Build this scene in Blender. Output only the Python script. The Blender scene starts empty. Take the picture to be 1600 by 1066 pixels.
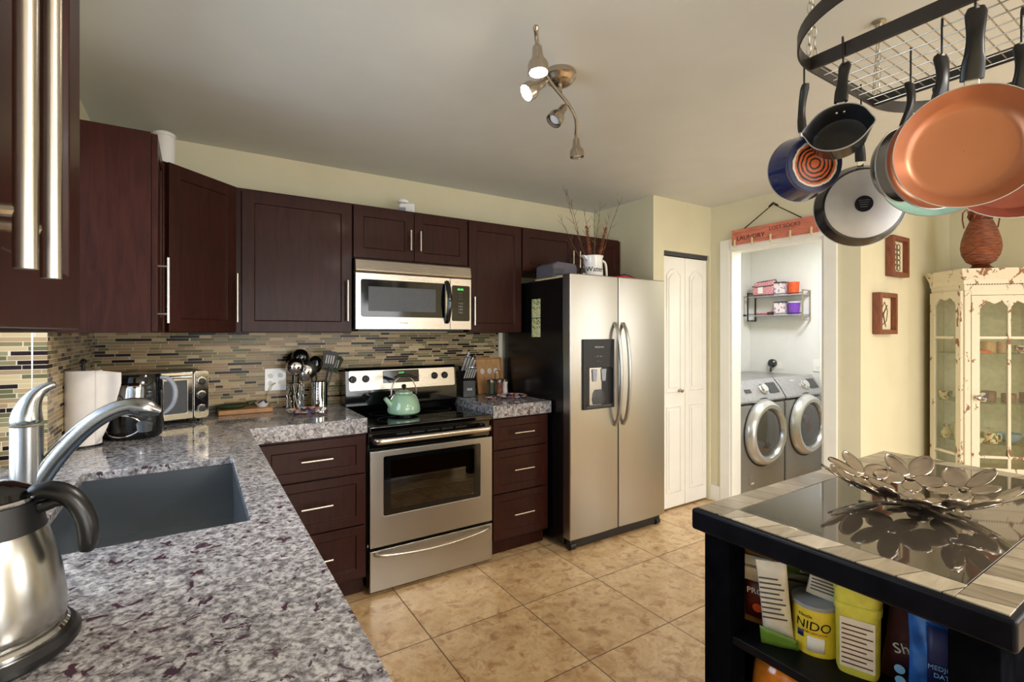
import bpy, bmesh, math, random
from mathutils import Vector, Matrix, Euler
random.seed(7)
PI = math.pi
def R(a): return math.radians(a)
scene = bpy.context.scene
C = scene.collection

# ---------------------------------------------------------------- camera, world, lights, exposure
EYE = 1.405
cam_d = bpy.data.cameras.new('camera'); cam = bpy.data.objects.new('camera', cam_d); C.objects.link(cam)
cam.location = (0, 0, EYE); cam.rotation_euler = (R(90), 0, R(-32.8))
cam_d.sensor_width = 36; cam_d.lens = 769/1600*36; cam_d.shift_y = -13/1600; cam_d.clip_start = .01
scene.camera = cam
scene.view_settings.view_transform = 'Standard'; scene.view_settings.look = 'None'
scene.view_settings.gamma = 1; scene.view_settings.exposure = 0.68
world = bpy.data.worlds.new('sky'); scene.world = world; world.use_nodes = True
wn = world.node_tree; wb = wn.nodes['Background']
wb.inputs[0].default_value = (.62, .78, 1, 1); wb.inputs[1].default_value = 1.0
def area(name, loc, rot, sx, sy, power, col, spread=180):
    l = bpy.data.lights.new(name, 'AREA'); l.shape = 'RECTANGLE'; l.size = sx; l.size_y = sy
    l.energy = power; l.color = col; l.spread = R(spread)
    o = bpy.data.objects.new(name, l); o.location = loc; o.rotation_euler = rot; C.objects.link(o); return o
def point(name, loc, power, col, r=.05):
    l = bpy.data.lights.new(name, 'POINT'); l.energy = power; l.color = col; l.shadow_soft_size = r
    o = bpy.data.objects.new(name, l); o.location = loc; C.objects.link(o); return o
def spot(name, loc, d, power, col, ang=100, r=.02):
    l = bpy.data.lights.new(name, 'SPOT'); l.energy = power; l.color = col; l.shadow_soft_size = r
    l.spot_size = R(ang); l.spot_blend = .6
    o = bpy.data.objects.new(name, l); o.location = loc
    o.rotation_euler = Vector(d).to_track_quat('-Z', 'Y').to_euler(); C.objects.link(o); return o
# daylight through the sink window, the glass doors behind, the dining window and the laundry's ceiling lamp
area('sink_window_daylight', (-2.1, 1.59, 1.75), (0, R(-90), 0), 2.6, 3.4, 115, (.72, .86, 1))
area('glass_door_daylight', (1.7, -3.32, 1.12), (R(90), 0, 0), 3.2, 2.1, 78, (1, .975, .94))
area('dining_window_daylight', (5.46, -1.5, 1.45), (0, R(90), 0), 1.3, 2.0, 34, (1, .96, .90))
area('laundry_lamp_light', (4.4, 2.0, 2.40), (0, 0, 0), .35, .35, 19, (.95, .97, 1))
area('dining_lamp_light', (3.3, -1.4, 2.36), (0, 0, 0), .4, .4, 14, (1, .84, .64))
area('kitchen_fill_light', (1.9, -1.2, 2.40), (0, 0, 0), .6, .6, 62, (1, .95, .87))  # added overhead fill behind the camera to brighten the kitchen, no real fixture

# ---------------------------------------------------------------- materials
def lin(c):
    return tuple(((v/255)/12.92 if v/255 <= .04045 else ((v/255+.055)/1.055)**2.4) for v in c) + (1,)
MATS = {}
def base_mat(name):
    m = bpy.data.materials.new(name); m.use_nodes = True
    nt = m.node_tree; b = nt.nodes['Principled BSDF']; MATS[name] = m
    return m, nt, b
def N(nt, t, **kw):
    n = nt.nodes.new(t)
    for k, v in kw.items():
        if k.startswith('i_'):
            kk = k[2:]; kk = int(kk) if kk.isdigit() else kk.replace('_', ' ')
            n.inputs[kk].default_value = v
        else: setattr(n, k, v)
    return n
def mathn(nt, op, a, b=None, c=None):
    n = nt.nodes.new('ShaderNodeMath'); n.operation = op
    for i, v in enumerate((a, b, c)):
        if v is None: continue
        if isinstance(v, (int, float)): n.inputs[i].default_value = v
        else: nt.links.new(v, n.inputs[i])
    return n.outputs[0]
def ramp(nt, fac, stops, interp='LINEAR'):
    r = nt.nodes.new('ShaderNodeValToRGB'); r.color_ramp.interpolation = interp
    e = r.color_ramp.elements
    while len(e) > 1: e.remove(e[-1])
    e[0].position = stops[0][0]; e[0].color = stops[0][1]
    for p, c in stops[1:]:
        k = e.new(p); k.color = c
    nt.links.new(fac, r.inputs[0]); return r.outputs[0]
def coords(nt, scale=(1, 1, 1), gen='Object', rot=(0, 0, 0)):
    tc = nt.nodes.new('ShaderNodeTexCoord'); mp = nt.nodes.new('ShaderNodeMapping')
    mp.inputs['Scale'].default_value = scale; mp.inputs['Rotation'].default_value = rot
    nt.links.new(tc.outputs[gen], mp.inputs[0]); return mp.outputs[0]
def noise(nt, vec, scale, detail=3, rough=.5, dist=0):
    n = nt.nodes.new('ShaderNodeTexNoise'); n.inputs['Scale'].default_value = scale
    n.inputs['Detail'].default_value = detail; n.inputs['Roughness'].default_value = rough; n.inputs['Distortion'].default_value = dist
    nt.links.new(vec, n.inputs['Vector']); return n.outputs['Fac']
def mix(nt, fac, a, b, mode='MIX'):
    n = nt.nodes.new('ShaderNodeMix'); n.data_type = 'RGBA'; n.blend_type = mode
    for s, v in ((n.inputs[0], fac), (n.inputs[6], a), (n.inputs[7], b)):
        if isinstance(v, (int, float, tuple)): s.default_value = v
        else: nt.links.new(v, s)
    return n.outputs[2]
def bump(nt, b, h, strength=.2, dist=.002):
    n = nt.nodes.new('ShaderNodeBump'); n.inputs['Strength'].default_value = strength; n.inputs['Distance'].default_value = dist
    nt.links.new(h, n.inputs['Height']); nt.links.new(n.outputs[0], b.inputs['Normal'])
def plain(name, col, rough=.5, metal=0, var=.06, vs=30, coat=0, ior=1.5, stretch=(1, 1, 1), bmp=0, emit=None, es=0, trans=0):
    """one colour with a faint procedural mottling"""
    m, nt, b = base_mat(name); c = lin(col)
    v = coords(nt, stretch); f = noise(nt, v, vs, 4)
    dark = tuple(x*(1-var*2) for x in c[:3])+(1,); lite = tuple(min(1, x*(1+var*2)) for x in c[:3])+(1,)
    nt.links.new(ramp(nt, f, [(.3, dark), (.7, lite)]), b.inputs['Base Color'])
    b.inputs['Roughness'].default_value = rough; b.inputs['Metallic'].default_value = metal
    b.inputs['Coat Weight'].default_value = coat; b.inputs['IOR'].default_value = ior; b.inputs['Coat Roughness'].default_value = .08
    b.inputs['Transmission Weight'].default_value = trans
    if bmp: bump(nt, b, f, bmp, .001)
    if emit: b.inputs['Emission Color'].default_value = lin(emit); b.inputs['Emission Strength'].default_value = es
    return m
plain('wall_cream', (218, 211, 180), .75, var=.012, vs=6, bmp=.03)
plain('wall_white', (226, 226, 224), .75, var=.01, vs=6)
plain('ceiling', (214, 216, 210), .6, var=.012, vs=5, bmp=.03)
plain('white_paint', (240, 238, 228), .4, var=.01, vs=8)
plain('door_white', (244, 242, 236), .38, var=.01, vs=8)
plain('cab_inside', (96, 78, 56), .6)
plain('bar_steel', (200, 192, 178), .27, 1, var=.04, vs=60, stretch=(1, 1, .05))
plain('chrome', (225, 225, 225), .08, 1, var=.01)
plain('nickel', (186, 174, 158), .24, 1, var=.03)
plain('black_gloss', (10, 10, 11), .08, var=.02, coat=.5)
plain('black_glass', (6, 6, 7), .04, ior=1.7, var=.02)
plain('black_plastic', (13, 13, 15), .34, var=.08)
plain('black_rubber', (15, 15, 17), .45, var=.1)
plain('dark_grey', (60, 62, 66), .4)
plain('grey_plastic', (150, 154, 162), .35)
plain('fridge_side', (17, 14, 15), .22, var=.05, vs=300, bmp=.12)
plain('rack_iron', (38, 32, 28), .42, var=.12)
plain('wire_zinc', (176, 170, 158), .28, 1)
plain('orange', (214, 84, 34), .45); plain('purple', (116, 62, 176), .4); plain('red', (196, 44, 30), .5); plain('navy', (28, 36, 84), .5)
plain('clear_plastic', (214, 216, 222), .25, coat=.3); plain('pink_weave', (214, 150, 160), .8, var=.25, vs=90); plain('grey_cloth', (96, 92, 100), .85)
plain('paper', (238, 232, 226), .85, var=.015, bmp=.05)
plain('mint', (160, 196, 164), .16, coat=.6, var=.02); plain('green_dark', (52, 66, 40), .35, var=.15)
plain('wood_light', (190, 140, 92), .45, var=.12, vs=14, stretch=(1, 8, 8)); plain('wood_tan', (206, 158, 104), .5, var=.1, vs=14, stretch=(8, 1, 1))
plain('pine', (214, 196, 140), .6, var=.08); plain('frame_wood', (120, 66, 40), .5, var=.16, vs=14, stretch=(6, 6, 1))
plain('linen', (222, 210, 178), .9, var=.05, vs=200); plain('thread', (90, 74, 56), .9)
plain('ink', (18, 14, 14), .7); plain('ink_brown', (84, 36, 28), .7); plain('white_ink', (236, 236, 236), .6); plain('label_silver', (180, 178, 172), .4)
plain('enamel_white', (240, 238, 234), .18, coat=.5, var=.01); plain('twig', (96, 58, 40), .8, var=.2); plain('straw', (142, 82, 54), .8, var=.25); plain('green_stem', (96, 96, 46), .7)
plain('island_black', (13, 14, 20), .36, var=.2, vs=20, ior=1.35)
MATS['island_black'].node_tree.nodes['Principled BSDF'].inputs['Specular IOR Level'].default_value = .2
plain('island_matte', (11, 12, 16), .8, var=.2, vs=20); MATS['island_matte'].node_tree.nodes['Principled BSDF'].inputs['Specular IOR Level'].default_value = 0
plain('petal_steel', (186, 176, 164), .16, 1, var=.05, vs=25)
plain('copper_coat', (170, 110, 76), .34, .45, var=.03, vs=4)
plain('copper_rust', (138, 72, 54), .35, .5, var=.08)
plain('nonstick', (20, 21, 22), .42, var=.06); plain('blue_enamel', (26, 36, 78), .2, coat=.6, var=.06); plain('pan_black', (24, 22, 26), .25, coat=.3, var=.05)
plain('alu', (172, 170, 168), .42, .55, var=.06, vs=12); plain('mint_ceramic', (168, 206, 186), .3)
plain('washer_steel', (150, 150, 150), .34, .5, var=.02); plain('washer_panel', (166, 166, 170), .3, .55); plain('washer_dark', (44, 46, 50), .25)
plain('sign_wood', (206, 122, 98), .7, var=.14, vs=8, stretch=(1, 1, 10)); plain('peg', (214, 206, 160), .7)
plain('plate_cream', (226, 214, 186), .2, coat=.3); plain('bulb_glow', (255, 250, 240), .4, emit=(255, 244, 226), es=55)
plain('display_green', (30, 60, 30), .3, emit=(70, 220, 90), es=1.2)
plain('bag_white', (222, 214, 196), .45, var=.05); plain('bag_tan', (178, 132, 78), .5, var=.1); plain('bag_maroon', (92, 30, 26), .4); plain('bag_green', (96, 130, 44), .4)
plain('bag_grey', (168, 168, 158), .4); plain('can_yellow', (226, 202, 62), .3, coat=.3); plain('tub_yellow', (214, 208, 84), .35); plain('bag_plum', (52, 24, 28), .3, coat=.3)
plain('bag_blue', (48, 108, 196), .22, .35, var=.3, vs=18); plain('bag_sky', (130, 184, 226), .3); plain('orange_glaze', (206, 120, 34), .15, coat=.6, var=.12)
plain('satin_ring', (200, 200, 198), .26, .6, var=.02)
plain('vase_metal', (112, 60, 40), .3, .6, var=.1); plain('curio_back', (196, 184, 150), .6); plain('brown_pot', (124, 74, 50), .5, var=.3, vs=40); plain('blue_bowl', (126, 156, 172), .3)
plain('plum_glass', (36, 22, 48), .08, coat=.5)

def brushed(name, col, rough, axis, amt=.06, bp=.05):
    """brushed steel: grain drawn out along one axis"""
    m, nt, b = base_mat(name); st = [260, 260, 260]; st[axis] = 2.5
    v = coords(nt, tuple(st)); f = noise(nt, v, 1, 2); g = noise(nt, coords(nt), 2.3, 2)
    c = lin(col); d = tuple(x*(1-amt) for x in c[:3])+(1,)
    nt.links.new(mix(nt, f, d, c), b.inputs['Base Color']); b.inputs['Metallic'].default_value = 1
    mr = mathn(nt, 'ADD', mathn(nt, 'MULTIPLY', f, .06), rough-.03)
    nt.links.new(mathn(nt, 'ADD', mr, mathn(nt, 'MULTIPLY', g, .08)), b.inputs['Roughness'])
    
    if bp: bump(nt, b, f, bp, .0004)
brushed('steel_v', (182, 178, 170), .27, 2); brushed('steel_h', (200, 192, 180), .24, 0); brushed('steel_sink', (150, 156, 162), .3, 0)
plain('carafe_steel', (184, 182, 176), .25, 1, var=.02, vs=3); plain('faucet_steel', (176, 177, 176), .25, 1, var=.01, vs=3)

def cabinet_wood():
    m, nt, b = base_mat('mahogany')
    v = coords(nt, (9, 9, 1.2)); f = noise(nt, v, 5, 5, .6, .6); g = noise(nt, coords(nt), 1.6, 2)
    col = ramp(nt, f, [(.25, lin((36, 15, 11))), (.75, lin((66, 31, 22)))])
    nt.links.new(mix(nt, mathn(nt, 'MULTIPLY', g, .5), col, lin((44, 20, 16))), b.inputs['Base Color'])
    b.inputs['Roughness'].default_value = .36; b.inputs['Specular IOR Level'].default_value = .16; b.inputs['Coat Weight'].default_value = .06; b.inputs['Coat Roughness'].default_value = .12
cabinet_wood()

def granite():
    m, nt, b = base_mat('granite'); v = coords(nt)
    f1 = noise(nt, v, 46, 7, .66, .5); f2 = noise(nt, coords(nt, (1, 1, 1), rot=(.3, .2, .9)), 110, 5, .6, .3)
    base = ramp(nt, f1, [(.30, lin((104, 100, 104))), (.42, lin((140, 136, 138))), (.52, lin((178, 175, 176))), (.62, lin((206, 202, 200))), (.75, lin((150, 146, 146)))])
    fine = ramp(nt, f2, [(.34, lin((70, 64, 68))), (.43, lin((170, 166, 164))), (.55, lin((255, 255, 255)))])
    c = mix(nt, .75, base, fine, 'MULTIPLY')
    f3 = noise(nt, coords(nt, (1, 1, 1), rot=(.1, .4, .3)), 34, 4, .62, .6)
    fl = ramp(nt, f3, [(.585, (0, 0, 0, 1)), (.625, (1, 1, 1, 1))])
    nt.links.new(mix(nt, fl, c, lin((74, 54, 64))), b.inputs['Base Color'])
    b.inputs['Roughness'].default_value = .09; b.inputs['Coat Weight'].default_value = .2; b.inputs['Coat Roughness'].default_value = .05
granite()

def mosaic(name, axis):
    """strip mosaic: rows 15 mm high, pieces of random length and colour; axis = horizontal axis of the wall"""
    m, nt, b = base_mat(name)
    geo = nt.nodes.new('ShaderNodeTexCoord'); sep = nt.nodes.new('ShaderNodeSeparateXYZ'); nt.links.new(geo.outputs['Object'], sep.inputs[0])
    h = .0158; zz = mathn(nt, 'DIVIDE', sep.outputs[2], h); row = mathn(nt, 'FLOOR', zz); fz = mathn(nt, 'FRACT', zz)
    w1 = nt.nodes.new('ShaderNodeTexWhiteNoise'); w1.noise_dimensions = '1D'; nt.links.new(row, w1.inputs['W'])
    w2 = nt.nodes.new('ShaderNodeTexWhiteNoise'); w2.noise_dimensions = '1D'; nt.links.new(mathn(nt, 'ADD', row, 31.7), w2.inputs['W'])
    L = mathn(nt, 'ADD', mathn(nt, 'MULTIPLY', w1.outputs['Value'], .06), .055)
    u = mathn(nt, 'DIVIDE', sep.outputs[axis], L); u = mathn(nt, 'ADD', u, mathn(nt, 'MULTIPLY', w2.outputs['Value'], 17.3))
    u = mathn(nt, 'ADD', u, mathn(nt, 'MULTIPLY', mathn(nt, 'SINE', mathn(nt, 'MULTIPLY', u, 2.4)), .3))
    cell = mathn(nt, 'FLOOR', u); fu = mathn(nt, 'FRACT', u)
    cmb = nt.nodes.new('ShaderNodeCombineXYZ'); nt.links.new(row, cmb.inputs[0]); nt.links.new(cell, cmb.inputs[1])
    wn_ = nt.nodes.new('ShaderNodeTexWhiteNoise'); wn_.noise_dimensions = '3D'; nt.links.new(cmb.outputs[0], wn_.inputs['Vector'])
    col = ramp(nt, wn_.outputs['Value'], [(0, lin((168, 140, 102))), (.16, lin((128, 114, 78))), (.30, lin((190, 166, 124))), (.44, lin((100, 94, 60))),
        (.55, lin((156, 130, 94))), (.68, lin((138, 128, 92))), (.78, lin((200, 180, 142))), (.84, lin((30, 10, 9)))], 'CONSTANT')
    gz = mathn(nt, 'MINIMUM', fz, mathn(nt, 'SUBTRACT', 1, fz)); gz = mathn(nt, 'MULTIPLY', gz, h)
    gu = mathn(nt, 'MINIMUM', fu, mathn(nt, 'SUBTRACT', 1, fu)); gu = mathn(nt, 'MULTIPLY', gu, .07)
    g = mathn(nt, 'MINIMUM', gz, gu); gm = mathn(nt, 'LESS_THAN', g, .0009)
    nt.links.new(mix(nt, gm, col, lin((206, 194, 168))), b.inputs['Base Color'])
    nt.links.new(mathn(nt, 'ADD', mathn(nt, 'MULTIPLY', gm, .4), .24), b.inputs['Roughness'])
    b.inputs['Specular IOR Level'].default_value = .2; bump(nt, b, mathn(nt, 'SUBTRACT', 1, gm), .35, .001)
mosaic('mosaic_x', 0); mosaic('mosaic_y', 1)

def floor_tile():
    m, nt, b = base_mat('floor_tile'); v = coords(nt)
    sep = nt.nodes.new('ShaderNodeSeparateXYZ'); nt.links.new(v, sep.inputs[0])
    T = .508
    def cellf(s, off):
        u = mathn(nt, 'DIVIDE', mathn(nt, 'SUBTRACT', s, off), T); f = mathn(nt, 'FRACT', u)
        return mathn(nt, 'FLOOR', u), mathn(nt, 'MULTIPLY', mathn(nt, 'MINIMUM', f, mathn(nt, 'SUBTRACT', 1, f)), T)
    cx, gx = cellf(sep.outputs[0], .914); cy, gy = cellf(sep.outputs[1], .577)
    gm = mathn(nt, 'LESS_THAN', mathn(nt, 'MINIMUM', gx, gy), .0024)
    cmb = nt.nodes.new('ShaderNodeCombineXYZ'); nt.links.new(cx, cmb.inputs[0]); nt.links.new(cy, cmb.inputs[1])
    wn_ = nt.nodes.new('ShaderNodeTexWhiteNoise'); nt.links.new(cmb.outputs[0], wn_.inputs['Vector'])
    off = nt.nodes.new('ShaderNodeVectorMath'); off.operation = 'MULTIPLY_ADD'
    nt.links.new(wn_.outputs['Color'], off.inputs[0]); off.inputs[1].default_value = (5, 5, 5); nt.links.new(v, off.inputs[2])
    f = noise(nt, off.outputs[0], 4.2, 7, .62, .9); f2 = noise(nt, off.outputs[0], 14, 6, .65, .4)
    c = ramp(nt, f, [(.3, lin((176, 142, 102))), (.45, lin((200, 168, 124))), (.6, lin((214, 184, 140))), (.75, lin((190, 154, 110)))])
    d = ramp(nt, f2, [(.35, lin((200, 170, 140))), (.5, lin((255, 255, 255))), (.66, lin((232, 216, 196)))])
    c = mix(nt, .8, c, d, 'MULTIPLY')
    nt.links.new(mix(nt, gm, c, lin((84, 64, 44))), b.inputs['Base Color'])
    nt.links.new(mathn(nt, 'ADD', mathn(nt, 'MULTIPLY', gm, .4), .26), b.inputs['Roughness'])
    bump(nt, b, mathn(nt, 'SUBTRACT', 1, gm), .3, .001)
floor_tile()

def plank(name, axis):
    """greyish wood-look tiles laid side by side across a border"""
    m, nt, b = base_mat(name); v = coords(nt); sep = nt.nodes.new('ShaderNodeSeparateXYZ'); nt.links.new(v, sep.inputs[0])
    u = mathn(nt, 'DIVIDE', sep.outputs[axis], .072); u = mathn(nt, 'ADD', u, mathn(nt, 'MULTIPLY', sep.outputs[1-axis], 4.5))
    f = mathn(nt, 'FRACT', u); cell = mathn(nt, 'FLOOR', u)
    w = nt.nodes.new('ShaderNodeTexWhiteNoise'); w.noise_dimensions = '1D'; nt.links.new(cell, w.inputs['W'])
    st = [60, 60, 60]; st[1-axis] = 9
    g = noise(nt, coords(nt, tuple(st)), .5, 5, .6, 1.0); s = mathn(nt, 'ADD', mathn(nt, 'MULTIPLY', w.outputs['Value'], .45), mathn(nt, 'MULTIPLY', g, .55))
    c = ramp(nt, s, [(.15, lin((88, 78, 64))), (.45, lin((132, 121, 102))), (.7, lin((160, 149, 128))), (.9, lin((112, 103, 88)))])
    gm = mathn(nt, 'LESS_THAN', mathn(nt, 'MINIMUM', f, mathn(nt, 'SUBTRACT', 1, f)), .02)
    nt.links.new(mix(nt, gm, c, lin((60, 54, 46))), b.inputs['Base Color']); b.inputs['Roughness'].default_value = .2
plank('plank_x', 0); plank('plank_y', 1)

def distressed():
    m, nt, b = base_mat('distressed_white'); f = noise(nt, coords(nt, (1, 1, .5)), 20, 5, .62, .5); g = noise(nt, coords(nt), 3, 2)
    k = ramp(nt, f, [(.60, (0, 0, 0, 1)), (.625, (1, 1, 1, 1))])
    c = mix(nt, g, lin((232, 222, 198)), lin((214, 204, 176)))
    nt.links.new(mix(nt, k, c, lin((138, 96, 66))), b.inputs['Base Color']); b.inputs['Roughness'].default_value = .5
distressed()
def wicker():
    m, nt, b = base_mat('wicker'); v = coords(nt); sep = nt.nodes.new('ShaderNodeSeparateXYZ'); nt.links.new(v, sep.inputs[0])
    f = mathn(nt, 'SINE', mathn(nt, 'MULTIPLY', sep.outputs[2], 620)); g = noise(nt, coords(nt, (1, 1, 6)), 24, 4)
    s = mathn(nt, 'ADD', mathn(nt, 'MULTIPLY', f, .22), g)
    nt.links.new(ramp(nt, s, [(.2, lin((56, 24, 14))), (.5, lin((130, 66, 40))), (.85, lin((188, 112, 74)))]), b.inputs['Base Color'])
    b.inputs['Roughness'].default_value = .45; bump(nt, b, f, .6, .003)
wicker()
def ringed(name, centre_cols, metal=0, rough=.4):
    """concentric rings round the object's y axis (worn pan base)"""
    m, nt, b = base_mat(name); v = coords(nt); sep = nt.nodes.new('ShaderNodeSeparateXYZ'); nt.links.new(v, sep.inputs[0])
    r = mathn(nt, 'SQRT', mathn(nt, 'ADD', mathn(nt, 'MULTIPLY', sep.outputs[0], sep.outputs[0]), mathn(nt, 'MULTIPLY', sep.outputs[2], sep.outputs[2])))
    n_ = noise(nt, coords(nt), 60, 4); rr = mathn(nt, 'ADD', r, mathn(nt, 'MULTIPLY', mathn(nt, 'SUBTRACT', n_, .5), .008))
    nt.links.new(ramp(nt, mathn(nt, 'MULTIPLY', rr, 10), centre_cols, 'CONSTANT'), b.inputs['Base Color'])
    b.inputs['Roughness'].default_value = rough; b.inputs['Metallic'].default_value = metal
O_, K_ = lin((196, 96, 44)), lin((24, 20, 22))
ringed('base_rings', [(0, O_), (.10, O_), (.12, K_), (.17, O_), (.24, K_), (.29, O_), (.36, K_), (.41, O_), (.46, K_), (.52, O_), (.58, lin((206, 200, 190))), (.64, K_), (.67, lin((30, 40, 80)))])
def painted_plate(name, cols, sc=60):
    m, nt, b = base_mat(name); w = nt.nodes.new('ShaderNodeTexVoronoi'); w.inputs['Scale'].default_value = sc; nt.links.new(coords(nt), w.inputs['Vector'])
    sp = nt.nodes.new('ShaderNodeSeparateColor'); nt.links.new(w.outputs['Color'], sp.inputs[0])
    nt.links.new(ramp(nt, sp.outputs[0], cols, 'CONSTANT'), b.inputs['Base Color']); b.inputs['Roughness'].default_value = .18
painted_plate('plate_paint', [(0, lin((40, 44, 130))), (.28, lin((226, 214, 190))), (.5, lin((214, 130, 50))), (.66, lin((226, 214, 190))), (.84, lin((150, 40, 60)))])
painted_plate('mug_floral', [(0, lin((226, 210, 160))), (.72, lin((226, 210, 160))), (.82, lin((150, 60, 40))), (.92, lin((84, 92, 44)))], 70)
painted_plate('box_floral', [(0, lin((224, 216, 220))), (.6, lin((214, 176, 184))), (.8, lin((224, 220, 222))), (.9, lin((120, 110, 150)))], 70)
painted_plate('magnet_print', [(0, lin((222, 222, 170))), (.6, lin((222, 222, 170))), (.7, lin((90, 140, 80))), (.85, lin((200, 170, 90)))], 110)
def window_glass(name, tint=(1, 1, 1, 1), refl=.1, rough=.0):
    m = bpy.data.materials.new(name); m.use_nodes = True; nt = m.node_tree; nt.nodes.clear(); MATS[name] = m
    o = nt.nodes.new('ShaderNodeOutputMaterial'); t = nt.nodes.new('ShaderNodeBsdfTransparent'); g = nt.nodes.new('ShaderNodeBsdfGlossy'); mx = nt.nodes.new('ShaderNodeMixShader')
    t.inputs[0].default_value = tint; g.inputs['Roughness'].default_value = rough
    f = nt.nodes.new('ShaderNodeLayerWeight'); f.inputs[0].default_value = .25
    nt.links.new(mathn(nt, 'ADD', mathn(nt, 'MULTIPLY', f.outputs['Facing'], .3), refl), mx.inputs[0])
    nt.links.new(t.outputs[0], mx.inputs[1]); nt.links.new(g.outputs[0], mx.inputs[2]); nt.links.new(mx.outputs[0], o.inputs[0])
window_glass('pane'); window_glass('curio_glass', (.92, .95, .92, 1), .06); window_glass('shelf_glass', (.8, .9, .84, 1), .12); window_glass('oven_glass', (.42, .36, .28, 1), .10); window_glass('washer_glass', (.35, .37, .4, 1), .14)
plain('mirror_glass', (78, 70, 60), .03, .45, ior=2.4, var=.02)

# ---------------------------------------------------------------- mesh helpers
class MB:
    def __init__(s): s.bm = bmesh.new(); s.M = Matrix(); s.mi = 0
    def v(s, p): return s.bm.verts.new(s.M @ Vector(p))
    def f(s, vs):
        try: f = s.bm.faces.new(vs)
        except ValueError: return
        f.material_index = s.mi; return f
    def box(s, x0, x1, y0, y1, z0, z1):
        V = [s.v((x, y, z)) for z in (z0, z1) for y in (y0, y1) for x in (x0, x1)]
        for q in ((0, 2, 3, 1), (4, 5, 7, 6), (0, 1, 5, 4), (2, 6, 7, 3), (0, 4, 6, 2), (1, 3, 7, 5)): s.f([V[i] for i in q])
        return s
    def prism(s, pts, a0, a1, axis='z'):
        mk = {'z': lambda p, a: (p[0], p[1], a), 'y': lambda p, a: (p[0], a, p[1]), 'x': lambda p, a: (a, p[0], p[1])}[axis]
        A = [s.v(mk(p, a0)) for p in pts]; B = [s.v(mk(p, a1)) for p in pts]; n = len(pts)
        s.f(A[::-1]); s.f(B)
        for i in range(n): s.f([A[i], A[(i+1) % n], B[(i+1) % n], B[i]])
        return s
    def tube(s, pts, r, n=10, closed=False):
        pts = [Vector(p) for p in pts]; m = len(pts); rs = r if isinstance(r, (list, tuple)) else [r]*m
        up = None; rings = []
        for i, p in enumerate(pts):
            a = pts[(i-1) % m] if (closed or i > 0) else p; b = pts[(i+1) % m] if (closed or i < m-1) else p
            t = (b-a).normalized()
            if up is None:
                up = t.orthogonal().normalized()
            up = (up-t*up.dot(t))
            up = up.normalized() if up.length > 1e-6 else t.orthogonal().normalized()
            w = t.cross(up)
            rings.append([s.v(p+(up*math.cos(2*PI*k/n)+w*math.sin(2*PI*k/n))*rs[i]) for k in range(n)])
        for i in range(m if closed else m-1):
            a, b = rings[i], rings[(i+1) % m]
            for k in range(n): s.f([a[k], a[(k+1) % n], b[(k+1) % n], b[k]])
        if not closed: s.f(rings[0][::-1]); s.f(rings[-1])
        return s
    def cyl(s, p0, p1, r, r2=None, n=20): return s.tube([p0, p1], [r, r if r2 is None else r2], n)
    def lathe(s, prof, n=36, c=(0, 0, 0), axis='z', sx=1, sy=1, closed=False):
        """prof = [(r, a)]; revolve round an axis through c"""
        rings = []
        for r, a in prof:
            row = []
            for k in range(n):
                t = 2*PI*k/n; x, y = r*math.cos(t)*sx, r*math.sin(t)*sy
                p = {'z': (x, y, a), 'y': (x, a, y), 'x': (a, x, y)}[axis]
                row.append(s.v((p[0]+c[0], p[1]+c[1], p[2]+c[2])))
            rings.append(row)
        for i in range(len(rings)-1 + (1 if closed else 0)):
            a, b = rings[i], rings[(i+1) % len(rings)]
            for k in range(n): s.f([a[k], a[(k+1) % n], b[(k+1) % n], b[k]])
        if not closed:
            s.f(rings[0][::-1]); s.f(rings[-1])
        return s
    def surf(s, fn, nu, nv, cu=False):
        g = [[s.v(fn(i/nu, j/nv)) for j in range(nv+1)] for i in range(nu if cu else nu+1)]
        for i in range(nu):
            for j in range(nv): s.f([g[i][j], g[(i+1) % len(g)][j], g[(i+1) % len(g)][j+1], g[i][j+1]])
        return s
    def build(s, name, mats, parent=None, bevel=0, smooth=35, solid=0, sub=0, loc=None, seg=2):
        if not isinstance(mats, (list, tuple)): mats = [mats]
        bmesh.ops.remove_doubles(s.bm, verts=s.bm.verts, dist=1e-6)
        bmesh.ops.recalc_face_normals(s.bm, faces=s.bm.faces)
        me = bpy.data.meshes.new(name); s.bm.to_mesh(me); s.bm.free()
        for m in mats: me.materials.append(MATS[m])
        if smooth: me.shade_smooth(); me.set_sharp_from_angle(angle=R(smooth))
        o = bpy.data.objects.new(name, me); C.objects.link(o)
        if solid: k = o.modifiers.new('solid', 'SOLIDIFY'); k.thickness = solid; k.offset = 0
        if bevel: k = o.modifiers.new('bevel', 'BEVEL'); k.width = bevel; k.segments = seg; k.limit_method = 'ANGLE'; k.angle_limit = R(40); k.harden_normals = True
        if sub: k = o.modifiers.new('sub', 'SUBSURF'); k.levels = sub; k.render_levels = sub
        if loc is not None: o.location = loc
        if parent is not None: o.parent = parent
        return o
def tag(o, label=None, cat=None, group=None, kind=None):
    if label: o['label'] = label
    if cat: o['category'] = cat
    if group: o['group'] = group
    if kind: o['kind'] = kind
    return o
def thing(name, label, cat, loc=(0, 0, 0), rz=0, group=None, rot=None):
    o = bpy.data.objects.new(name, None); o.empty_display_size = .05; C.objects.link(o)
    o.location = loc; o.rotation_euler = rot if rot else (0, 0, rz)
    return tag(o, label, cat, group)
def struct(name, mb, mat, bevel=0, parent=None):
    o = mb.build(name, mat, parent, bevel=bevel, smooth=30)
    if parent is None: o['kind'] = 'structure'
    return o
def children(o): return [c for c in bpy.data.objects if c.parent == o]
def copy_tree(o, parent=None):
    c = o.copy(); C.objects.link(c)
    if parent is not None: c.parent = parent
    for ch in children(o):
        if ch is not c: copy_tree(ch, c)
    return c
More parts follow.
